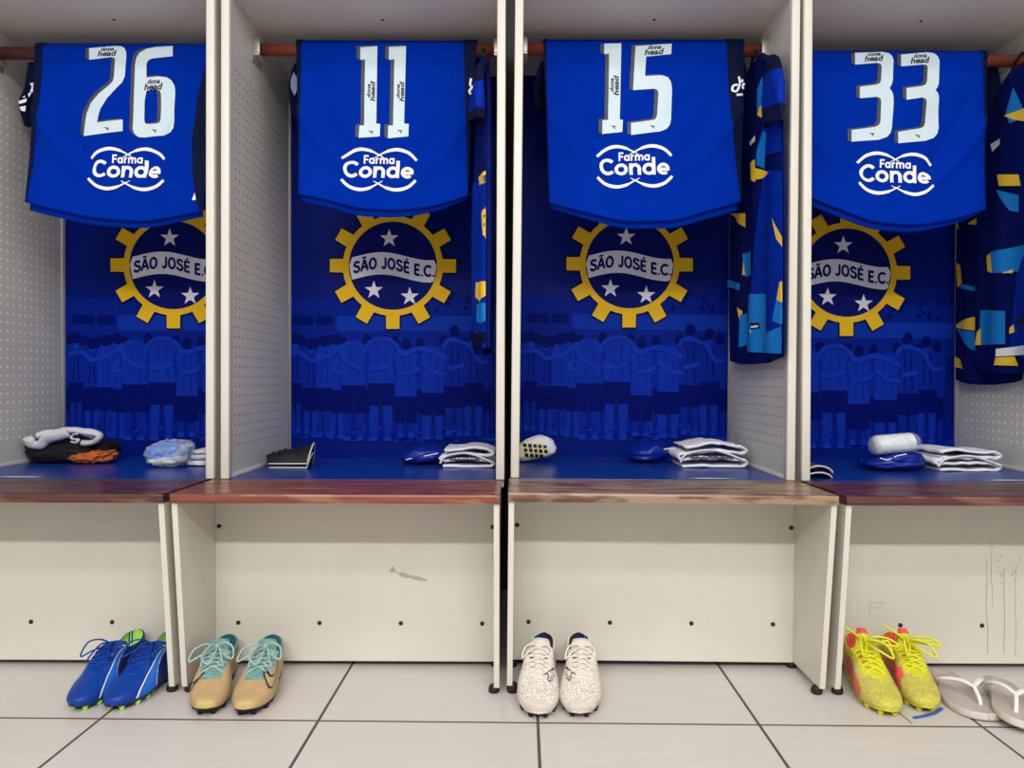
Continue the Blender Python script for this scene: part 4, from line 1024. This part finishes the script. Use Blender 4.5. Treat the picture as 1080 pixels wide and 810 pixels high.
YEL = dict(wide=.95, high=1.06, tab=.55, upper=['yellow_worn', 'red_worn', 'boot_yellow'], zone=lambda t, a, s: 1 if (s < 0 and .22 < t < .8 and a < .52 - .6 * max(0, .34 - t)) else (2 if t > .5 and a > .6 or t > .34 and a > .8 else 0),
    lining='boot_red', lining_label='red lining', tongue=['boot_yellow', 'boot_red'], tongue_zone=lambda k: 1 if k > 15 else 0, sole='boot_yellow', stud='boot_yellow', lace='lace_lime', lace_r=.0026, tongue_up=.016,
    loops=[[(-.012, -.02, .018), (-.022, -.044, .014), (-.02, -.06, -.012), (-.006, -.032, .0)], [(.016, -.01, .016), (.046, -.012, .014), (.064, -.022, .002), (.03, -.02, .004)], [(.01, -.02, .012), (.036, -.03, .006), (.046, -.046, -.018), (.016, -.034, -.004)]],
    ends=[[(-.02, .006, .016), (-.036, .012, .026), (-.046, .016, .032)], [(.02, -.016, .006), (.044, -.02, .010), (.052, -.022, -.02)]])
YELA = dict(YEL, prints=[('tongue_stripe', 'boot_red', -1, [(.52, .93), (.44, .96), (.38, .94)], .05, False)])
YELB = dict(YEL, prints=[('red_patch', 'boot_red', -1, [(.30, .45), (.30, .70), (.38, .78), (.42, .60), (.40, .45)], 0, True), ('red_patch', 'boot_red', 1, [(.24, .12), (.30, .40), (.5, .50), (.6, .40), (.5, .12)], 0, True)])
def pos(px, d): return ((px - 542) * d / FPX, d)
boot('left boot of the blue pair, lime lining showing at its ankle', pos(74, 1.600), pos(147, 1.85), 0.250, BLUE, 'blue boots', -1)
boot('right boot of the blue pair, against the locker end panel', pos(117, 1.600), pos(185, 1.85), 0.250, BLUE, 'blue boots', 1)
boot('left boot of the sand and teal pair, beside the end panel', pos(213, 1.580), pos(243, 1.855), 0.262, SANDA, 'sand boots', -1)
boot('right boot of the sand and teal pair, full outline mark on its side', pos(260, 1.578), pos(290, 1.855), 0.262, SANDB, 'sand boots', 1)
boot('left boot of the off-white pair, next to the end panel', pos(565.5, 1.572), pos(575, 1.86), 0.272, IVA, 'off-white boots', -1)
boot('right boot of the off-white pair, light blue tongue top', pos(614.5, 1.575), pos(611, 1.86), 0.270, IVB, 'off-white boots', 1)
boot('left boot of the neon yellow and red pair, red heel side showing', pos(939, 1.590), pos(901, 1.84), 0.258, YELA, 'yellow boots', -1)
boot('right boot of the neon yellow and red pair, beside the flip-flops', pos(984, 1.608), pos(940, 1.845), 0.250, YELB, 'yellow boots', 1)

# ------------------------------------------------------------------ flip-flops
M['flip_sole'] = mat('flip_flop_foam', (188, 178, 174), 0.6, var=0.05, vscale=20)
M['flip_side'] = mat('flip_flop_edge', (210, 202, 194), 0.6)
M['flip_strap'] = mat('flip_flop_strap', (236, 234, 230), 0.4)
M['flip_print'] = mat('flip_flop_print', (168, 164, 162), 0.6)
def flip(label, toe, heel, L, sgn, roll=0.0, z=0.0):
    d = Vector((heel[0] - toe[0], heel[1] - toe[1])); rz = math.atan2(-d.x, d.y)
    t0 = thing('flip_flop', label, 'flip-flop', (toe[0], toe[1], z), rz, 'pair of flip-flops')
    t0.rotation_euler = (0, roll, rz)
    w = table([(0, 0), (.01, .017), (.04, .030), (.12, .043), (.27, .050), (.45, .044), (.62, .036), (.8, .037), (.92, .031), (.98, .017), (1, 0)])
    N = 40; up = lambda y: .004 * math.exp(-y * 30)
    bm = bmesh.new(); R = []
    for k in range(N + 1):
        t = 0.5 - 0.5 * math.cos(math.pi * k / N); ww = max(w(t), .0015); c = .006 * sgn * math.sin(t * 3.0); y = t * L
        R.append([bm.verts.new((c + x * ww, y, zz + up(y))) for x, zz in ((-.95, 0), (-1, .004), (-1, .0125), (-.97, .0150), (0, .0143), (.97, .0150), (1, .0125), (1, .004), (.95, 0))])
    for k in range(N):
        for j in range(9):
            f = bm.faces.new((R[k][j], R[k][(j + 1) % 9], R[k + 1][(j + 1) % 9], R[k + 1][j])); f.material_index = 0 if j in (3, 4) else 1
    bm.faces.new(R[0]); bm.faces.new(R[-1][::-1])
    so = obj('foam_sole', bm, [M['flip_sole'], M['flip_side']], t0)
    bm = bmesh.new()
    tp = Vector((-.008 * sgn, .055, .0145)); J = Vector((-.006 * sgn, .083, .043))
    tube(bm, spline([tp - Vector((0, 0, .004)), tp + Vector((0, .006, .012)), J], 6), .0042, 10)
    for s in (-1, 1):
        pth = spline([J, J + Vector((s * .018, .020, .005)), Vector((s * .040, .130, .040)), Vector((s * .041, .155, .022)), Vector((s * .036, .168, .010))], 7); n = len(pth)
        tube(bm, pth, [.0052 + .003 * math.sin(math.pi * k / (n - 1)) for k in range(n)], 10, flat=.42)
    obj('strap', bm, M['flip_strap'], t0, weld=False)
    bm = bmesh.new(); cy = .83 * L
    for a in ([(-.014, cy + .006), (-.010, cy - .004), (-.004, cy - .006)], [(-.006, cy + .008), (-.002, cy), (.004, cy - .004)], [(.004, cy + .006), (.012, cy + .004), (.010, cy - .004)]):
        lay(bm, ribbon2d(a, .0022), lambda x, y: Vector((x, y, .01535)))
    o = obj('heel_print', bm, M['flip_print'], so, smooth=False, weld=False); o['label'] = 'grey printed mark'
flip('whole off-white flip-flop beside the yellow boots', pos(1044, 1.575), pos(990, 1.83), 0.262, -1)
flip('off-white flip-flop cut by the right edge, lapping over its mate', pos(1084, 1.515), pos(1049, 1.765), 0.262, 1, roll=0.17, z=0.0090)

# scraps on the floor
def scrap(name, label, cat, pts, w, h, m):
    bm = bmesh.new(); P3 = [at_z(px, py, h) for px, py in spline(pts, 6)]
    tube(bm, P3, w, 8, flat=.35); p = P3[0].copy(); p.z = 0
    o = obj(name, bm, M[m], None, off=p); o.location = p; tag(o, label, cat)
M['tape_blue'] = mat('blue_tape', (38, 92, 186), 0.5); M['stem'] = mat('dry_stem', (150, 150, 108), 0.7)
scrap('tape_scrap', 'curled strip of blue tape on the floor under the yellow boots', 'tape', [(964, 757), (974, 755), (985, 752), (993, 747)], .0044, .0018, 'tape_blue')
scrap('grass_blade', 'dry greenish blade of grass on the floor before the yellow boots', 'grass', [(946, 750), (954, 756), (962, 763)], .0018, .0008, 'stem')

# ------------------------------------------------------------------ things on the seats
def lump(bm, c, rx, ry, rz, seed, fold=0.12, boxy=3.0, mi=0, flat=True, sub=4, freq=3.0, fscale=1.0):
    r = bmesh.ops.create_icosphere(bm, subdivisions=sub, radius=1.0)
    for v in r['verts']:
        p = v.co.copy(); n = (abs(p.x) ** boxy + abs(p.y) ** boxy + abs(p.z) ** boxy) ** (1 / boxy); p /= n
        f = noise.noise(Vector((p.x * freq * rx / rz * .5 * fscale, p.y * freq, p.z * freq * 1.4)) + Vector((seed, seed * 2, 0)))
        g = 1 - abs(noise.noise(Vector((p.x * freq * 1.5, p.y * freq, p.z * freq)) + Vector((seed * 3, 0, seed)))) * 2
        k = 1 + fold * f + fold * .6 * min(0, -g + .3)
        v.co = Vector((c[0] + p.x * rx * k, c[1] + p.y * ry * k, c[2] + max(-1.0 if flat else -9, p.z * k) * rz))
    for f in set(f for v in r['verts'] for f in v.link_faces): f.material_index = mi
    return r['verts']
def X(px, d): return (px - 542) * d / FPX
def serpentine(bm, x0, x1, z0, h, y0, y1, n, seed, th=.0065, mi=0):
    """cloth folded to and fro n times, its edges facing the camera"""
    pts = []; step = (h - th) / n; rnd = random.Random(seed)
    for k in range(n + 1):
        z = z0 + th / 2 + k * step; a, b = (x0, x1) if k % 2 == 0 else (x1, x0)
        ins = rnd.uniform(0, .012)
        for q in range(13):
            f = q / 12; x = a + (b - a) * f
            bulge = (step * .38) * math.sin(math.pi * f) * (1 if k in (0, n) else .8) * rnd.uniform(.6, 1.0) * (0.0 if k == 0 else 1)
            pts.append((x + (ins if x < (x0 + x1) / 2 else -ins) * (1 if q in (0, 12) else 0), z + bulge + (.004 * math.sin(f * 7 + seed + k) * (k / n) if 0 < q < 12 else 0)))
        if k < n:
            s = 1 if b > a else -1; pts.append((b + s * step * .45, z + step * .5))
    P = spline(pts, 3); N = len(P); NY = 9; L = []; R = []
    for k in range(N):
        a, b = P[max(k - 1, 0)], P[min(k + 1, N - 1)]; dx, dz = b[0] - a[0], b[1] - a[1]; l = math.hypot(dx, dz) or 1
        nx, nz = -dz / l * th / 2, dx / l * th / 2; rowL, rowR = [], []
        for j in range(NY + 1):
            f = j / NY; y = y0 + (y1 - y0) * f + .006 * noise.noise(Vector((k * .12, f * 2, seed))) * (1 - f)
            wv = .0035 * noise.noise(Vector((P[k][0] * 30, f * 4, seed + P[k][1] * 40)))
            rowL.append(bm.verts.new((P[k][0] + nx, y, max(z0 + .0003, P[k][1] + nz + wv)))); rowR.append(bm.verts.new((P[k][0] - nx, y, max(z0, P[k][1] - nz + wv))))
        L.append(rowL); R.append(rowR)
    for k in range(N - 1):
        for j in range(NY):
            bm.faces.new((L[k][j], L[k][j + 1], L[k + 1][j + 1], L[k + 1][j])); bm.faces.new((R[k][j], R[k + 1][j], R[k + 1][j + 1], R[k][j + 1]))
        bm.faces.new((L[k][0], L[k + 1][0], R[k + 1][0], R[k][0])); bm.faces.new((L[k][NY], R[k][NY], R[k + 1][NY], L[k + 1][NY]))
    for k in (0, N - 1):
        for j in range(NY): bm.faces.new((L[k][j], R[k][j], R[k][j + 1], L[k][j + 1]))
    return P
def single(name, label, cat, bm, mats, loc, group=None, **kw):
    o = obj(name, bm, mats, None, off=loc, **kw); o.location = loc; return tag(o, label, cat, group)

# folded white shorts in three lockers
def shorts(label, px0, px1, d, h, n, seed, z=ZS, depth=.16, cord=True):
    x0, x1 = X(px0, d), X(px1, d); loc = Vector(((x0 + x1) / 2, d, z))
    t = thing('folded_shorts', label, 'folded shorts', loc, 0, 'folded white clothes on the seats')
    bm = bmesh.new(); P = serpentine(bm, x0 + .008, x1 - .008, z + .0008, h, d, d + depth, n, seed)
    obj('cloth', bm, M['white_cloth'], t, off=loc)
    # rolled waistband at the fold
    bm = bmesh.new(); q = spline([(x0 + .004, d - .002, z + h * .25), (x0 + .02, d - .006, z + h * .62), (x0 + (x1 - x0) * .4, d - .004, z + h * .80), (x0 + (x1 - x0) * .65, d - .004, z + h * .70), (x1 - .004, d - .002, z + h * .30)], 8)
    tube(bm, q, .0055, 10, flat=.55); obj('waistband', bm, M['white_cloth'], t, off=loc)
    if cord:
        bm = bmesh.new(); q = [(x0 + .03 + k * (x1 - x0 - .07) / 22, d - .006, z + h * .47 + .0018 * math.sin(k * 2.0)) for k in range(23)]
        tube(bm, q, .0022, 6); o = obj('drawcord', bm, M['print_shadow'], t, off=loc); o['label'] = 'dark drawcord'
shorts('folded white shorts in the number 11 locker, beside a blue bag', 463, 521, 2.150, .052, 3, 3)
shorts('folded white shorts lying rumpled on the seat of the number 15 locker', 716, 788, 2.150, .062, 3, 8, z=seat_z(X(750, 2.15)) + .001)
shorts('folded white shorts at the right wall of the number 33 locker', 987, 1056, 2.100, .054, 3, 12, cord=False)
# blue nylon bundles
def bag(label, px0, px1, d, h, seed, ry=.07):
    x0, x1 = X(px0, d), X(px1, d); ZS = seat_z(x0) + .0005; loc = Vector(((x0 + x1) / 2, d + ry, ZS))
    t = thing('blue_bundle', label, 'bundle', loc, 0, 'blue bundles on the seats')
    bm = bmesh.new(); vs = lump(bm, (loc.x, loc.y, ZS + h * .5), (x1 - x0) / 2, ry, h / 2, seed, .12, 2.6, freq=2.0)
    for v in bm.verts:
        v.co.z = ZS + (v.co.z - ZS) * (1 - .35 * max(0, -(v.co.x - loc.x)) / ((x1 - x0) / 2)) * (.9 + .2 * noise.noise(v.co * 25)); v.co.z = max(v.co.z, ZS + .0004)
    obj('nylon', bm, M['blue_bag'], t, off=loc)
    return loc
def stitch(loc, pts, d):
    par = [o for o in C.objects if o.type == 'EMPTY' and o.name.startswith('blue_bundle')][-1]
    bm = bmesh.new(); P3 = [at(px, py, d) for px, py in spline(pts, 6)]; tube(bm, P3, .0016, 6); o = obj('white_piping', bm, M['print_white'], par, off=par.location); o['label'] = 'white piping'
b = bag('shiny blue bundle in the number 11 locker', 420, 469, 2.20, .060, 2.0); stitch(b, [(428, 485), (436, 483), (448, 481), (462, 478)], 2.205)
b = bag('shiny blue bundle in the number 15 locker', 664, 709, 2.24, .066, 5.5); stitch(b, [(700, 474), (706, 473), (712, 474)], 2.235)
b = bag('shiny blue bundle under a clear wrapped roll in the number 33 locker', 919, 986, 2.08, .058, 9.2); stitch(b, [(928, 483), (936, 485), (946, 481), (956, 479)], 2.085)

# far left: black and orange shorts with a grey top lying over them
d = 2.20; loc = Vector((X(66, d) + .006, d + .07, ZS))
t = thing('folded_black_shorts', 'folded black shorts with an orange lining in the far left locker', 'folded shorts', loc)
bm = bmesh.new(); lump(bm, (X(54, d), d + .07, ZS + .038), .104, .066, .038, 1.3, .10, 3.4)
lump(bm, (X(84, d), d + .085, ZS + .038), .062, .055, .030, 4.3, .16, 2.6)
for v in bm.verts: v.co.z = max(v.co.z, ZS + .0004); v.co.x = max(v.co.x, -1.420)
obj('black_fabric', bm, M['black_cloth'], t, off=loc)
bm = bmesh.new(); lump(bm, (X(88, d), d + .045, ZS + .019), .068, .050, .019, 7.7, .30, 2.2, freq=3.2)
for v in bm.verts: v.co.z = max(v.co.z, ZS + .0004) + max(0, .008 * (v.co.x - X(88, d)) / .07) * (v.co.z > ZS + .012)
obj('orange_lining', bm, M['orange_cloth'], t, off=loc)
d = 2.20; loc = Vector((X(66, d), d + .05, ZS + .062))
t = thing('grey_top', 'pale grey garment rolled on top of the black shorts', 'garment', loc)
def rope(pts, rad, dd, m='grey_cloth', name='rolled_cloth', flat=.62, seed=0):
    bm = bmesh.new(); P3 = [at(px, py, dd + .010 * math.sin(k / 8)) for k, (px, py) in enumerate(spline(pts, 8))]; n = len(P3)
    rr = [(rad[0] + (rad[1] - rad[0]) * k / (n - 1)) * (1 + .18 * noise.noise(Vector((k * .10, seed, 0)))) for k in range(n)]
    rr[0] *= .5; rr[-1] *= .5
    tube(bm, P3, rr, 16, flat=flat)
    for v in bm.verts: v.co += Vector((0, 0, .004)) * noise.noise(v.co * 30 + Vector((seed, 0, 0)))
    return obj(name, bm, M[m], t, off=loc)
rope([(29, 462), (34, 468), (42, 469), (50, 463), (62, 460), (72, 456)], (.017, .013), 2.19, seed=1)
rope([(38, 460), (52, 457), (66, 455), (82, 454), (98, 456), (105, 459), (102, 464), (94, 467), (86, 467)], (.016, .011), 2.205, seed=5)
rope([(64, 459), (76, 454), (92, 458), (100, 461)], (.013, .010), 2.215, seed=8)
rope([(82, 458), (78, 459), (75, 462), (79, 464), (83, 463), (80, 467), (75, 466)], (.0042, .0042), 2.172, name='drawcord', seed=9)
# plastic wrapped bundle and white sock
M['film'] = mat('clear_film', (236, 241, 250), 0.10, spec=0.8, alpha=0.20)
M['print_blue_pack'] = mat('pack_blue', (44, 116, 214), 0.4, var=0.25, vscale=50); M['pack_white'] = mat('pack_white', (226, 232, 222), 0.55, var=0.06, vscale=40)
d = 2.10; loc = Vector((X(171, d), d + .05, ZS))
t = thing('wrapped_bundle', 'blue and white bundle in crinkled clear plastic in the far left locker', 'wrapped bundle', loc)
bm = bmesh.new(); lump(bm, (X(168, d), d + .05, ZS + .036), .054, .040, .033, 3.1, .14, 2.8)
for v in bm.verts: v.co.z = max(v.co.z, ZS + .003)
for v in bm.verts: v.co.z += .10 * (v.co.x - loc.x) * ((v.co.z - ZS) / .06)
for f in bm.faces: f.material_index = 1 if f.calc_center_median().z < ZS + .030 + .12 * (f.calc_center_median().x - loc.x) else 0
obj('contents', bm, [M['print_blue_pack'], M['pack_white']], t, off=loc)
bm = bmesh.new(); lump(bm, (X(170, d), d + .05, ZS + .039), .066, .048, .038, 6.1, .16, 2.4, sub=4, freq=4.5)
for v in bm.verts:
    v.co.z = max(v.co.z, ZS + .001); v.co += Vector((1, .8, 1)) * .006 * noise.noise(v.co * 75); v.co.z = max(v.co.z + .08 * (v.co.x - loc.x) * ((v.co.z - ZS) / .06), ZS + .001)
obj('plastic_film', bm, M['film'], t, off=loc, smooth=False)
bm = bmesh.new(); tube(bm, [at(px, py, d + .01) for px, py in spline([(186, 483), (191, 476), (196, 471), (201, 468)], 5)], [.018, .017, .013, .010, .009, .010, .012, .013, .014, .013, .011, .010, .010, .009, .007, .004][:16], 12)
for v in bm.verts: v.co += Vector((.004, .003, .004)) * noise.noise(v.co * 120)
obj('twisted_end', bm, M['film'], t, off=loc)
d = 2.16; loc = Vector((X(206, d), d, ZS))
bm = bmesh.new(); P3 = []
for sd, (z0, hh, x0, x1) in enumerate(((.0, .016, X(192, d), X(217, d)), (.017, .016, X(196, d), X(218, d)), (.033, .012, X(199, d), X(217, d)))):
    lump(bm, ((x0 + x1) / 2, d + .06, ZS + z0 + hh / 2 + .001), (x1 - x0) / 2, .06, hh / 2, 2.0 + sd, .10, 4.0, sub=3)
for v in bm.verts: v.co.z = max(v.co.z, ZS + .0006); v.co.x = min(v.co.x, LX(1) + W - .017)
single('folded_sock', 'folded white sock behind the post, next to the plastic wrapped bundle', 'sock', bm, M['white_cloth'], loc)
# shin guards
M['guard_black'] = mat('guard_black', (20, 21, 26), 0.5, spec=0.35, var=0.2, vscale=60); M['guard_edge'] = mat('guard_edge', (206, 206, 206), 0.5)
M['guard_red'] = mat('guard_print', (120, 50, 60), 0.5, var=0.3, vscale=80)
def guard(parent, off, A, axis, L, r, half, m, zs=1.0, lift=0.0, taper=-.12):
    """curved shell lying on its edges: A = middle of its first end on the seat, axis = direction it runs in"""
    ax = Vector(axis).normalized(); sd = Vector((ax.y, -ax.x, 0)); bm = bmesh.new(); R = []; th = .004
    for o in (0, th):
        for k in range(15):
            f = k / 14; rr = (r - o) * (1.0 + taper * f); row = []
            for j in range(25):
                a = -half + 2 * half * j / 24
                row.append(bm.verts.new(A + ax * (L * f + .010 * math.cos(a * 1.3) * (1 if f > .5 else -1)) + sd * math.sin(a) * rr + Vector((0, 0, (math.cos(a) - math.cos(half)) * rr * zs + .0006 + lift * f))))
            R.append(row)
    for g in (0, 15):
        for k in range(14):
            for j in range(24): bm.faces.new((R[g + k][j], R[g + k][j + 1], R[g + k + 1][j + 1], R[g + k + 1][j]))
    for k in range(14):
        for j in (0, 24): bm.faces.new((R[k][j], R[k + 1][j], R[k + 16][j], R[k + 15][j]))
    for j in range(24):
        for k in (0, 14): bm.faces.new((R[k][j], R[k][j + 1], R[k + 15][j + 1], R[k + 15][j]))
    rim = ([R[0][j].co.copy() for j in range(25)] if taper < 0 else [R[0][24].co.copy()]) + [R[k][24].co.copy() for k in range(1, 15)] + [R[14][j].co.copy() for j in range(23, -1, -1)] + [R[k][0].co.copy() for k in range(13, -1, -1)]
    ridges = [[R[k][j].co.copy() for k in range(2, 13)] for j in (8, 11, 14, 17)]
    g = obj('shell', bm, m, parent, off=off)
    bm = bmesh.new(); tube(bm, [p + Vector((0, 0, .0012)) for p in rim], .0021, 8); o = obj('edge_binding', bm, M['guard_edge'], g, off=off, weld=False); o['label'] = 'pale edge binding'
    bm = bmesh.new()
    for q in ridges:
        for k in range(0, 9, 2): tube(bm, [q[k] + Vector((0, 0, .001)), (q[k] + q[k + 1]) / 2 + Vector((0, 0, .0014)), q[k + 1] + Vector((0, 0, .001))], .0024, 8)
    obj('padding_ridge', bm, m, g, off=off, weld=False); return g
A = Vector((-.682, 2.150, ZS))
t = thing('shin_guards', 'black shin guards with pale edges nested in the corner of the number 11 locker', 'shin guards', A)
guard(t, A, A, (1, .10, 0), .108, .022, 1.25, M['guard_black'], 1.1, .001, 1.2); guard(t, A, A + Vector((.001, -.004, .011)), (1, .10, 0), .110, .024, 1.2, M['guard_black'], 1.55, .002, 1.2)
A = Vector((X(861, 1.95) + .002, 1.945, ZS))
t = thing('shin_guards', 'nested dark red shin guards behind the post of the number 33 locker', 'shin guards', A)
guard(t, A, A, (.05, 1, 0), .12, .037, 1.2, M['guard_black'], .6); guard(t, A, A + Vector((-.001, -.003, .013)), (.05, 1, 0), .125, .040, 1.15, M['guard_red'], .75)
# grip sock
M['sock_cream'] = mat('sock_cream', (238, 232, 186), 0.8, spec=.2, var=.06, vscale=30)
d = 2.23; ZG = seat_z(.03); loc = Vector((X(568, d), d + .03, ZG))
t = thing('grip_sock', 'white sock with black grip squares at the left of the number 15 locker', 'sock', loc)
def sock_face(px, py): return at(px, py, d - .004)
bm = bmesh.new(); vs = lump(bm, (X(565, d), d + .035, ZG + .034), .060, .036, .034, 4.4, .08, 2.5)
for v in bm.verts:
    f = (v.co.x - X(550, d)) / .1; v.co.z = max(ZG + .0006, v.co.z + .016 * math.sin(f * 2.4) - .004); v.co.x = max(v.co.x, LX(3) + .022)
sk = obj('knit', bm, [M['white_cloth'], M['sock_cream']], t, off=loc)
for f in sk.data.polygons:
    c = f.center; f.material_index = 1 if c.x < .034 - (c.z - .03) * .8 and c.z < .062 else 0
bm = bmesh.new()
from mathutils.bvhtree import BVHTree
bv = BVHTree.FromPolygons([v.co + loc for v in sk.data.vertices], [tuple(p.vertices) for p in sk.data.polygons])
def onto(px, py):
    o = Vector((0, 0, H)); r = ray(px, py).normalized(); h = bv.ray_cast(o, r)
    return (h[0] + h[1] * (.0026 if h[1].dot(r) < 0 else -.0026)) if h[0] is not None else None
for iy in range(4):
    for ix in range(5):
        px, py = 552 + ix * 5.2 + iy * .8, 468 + iy * 4.9 + ix * .3
        q = [onto(px + a, py + b_) for a, b_ in ((0, 0), (3.5, .2), (3.8, 3.6), (.3, 3.4))]
        if all(q): bm.faces.new([bm.verts.new(p) for p in q])
obj('grip_squares', bm, M['print_black'], sk, off=loc, smooth=False, weld=False)
# clear wrapped roll on the blue bundle
d = 2.12; loc = at(941, 474, d)
t = thing('wrapped_roll', 'ridged white roll in clear plastic on the blue bundle', 'wrapped roll', loc)
a, b_ = at(924, 469.5, d - .01), at(961, 466.5, d + .02); ax = (b_ - a); n = 38; bm = bmesh.new()
tube(bm, [a + ax * k / n for k in range(n + 1)], [.0245 * (1 + .11 * (1 if k % 3 == 0 else -.3)) * (.86 if k in (0, n) else 1) for k in range(n + 1)], 24)
obj('roll', bm, mat('roll_white', (232, 238, 240), .4, var=.12, vscale=70), t, off=loc)
bm = bmesh.new(); e = ax.normalized()
tube(bm, [a - e * .014 + ax * 1.28 * k / 24 for k in range(25)], [.012, .024] + [.0268 + .0012 * math.sin(k * 1.9) for k in range(21)] + [.024, .014], 24)
for v in bm.verts: v.co += Vector((1, 1, 1)) * .0018 * noise.noise(v.co * 120)
obj('plastic_film', bm, M['film'], t, off=loc)
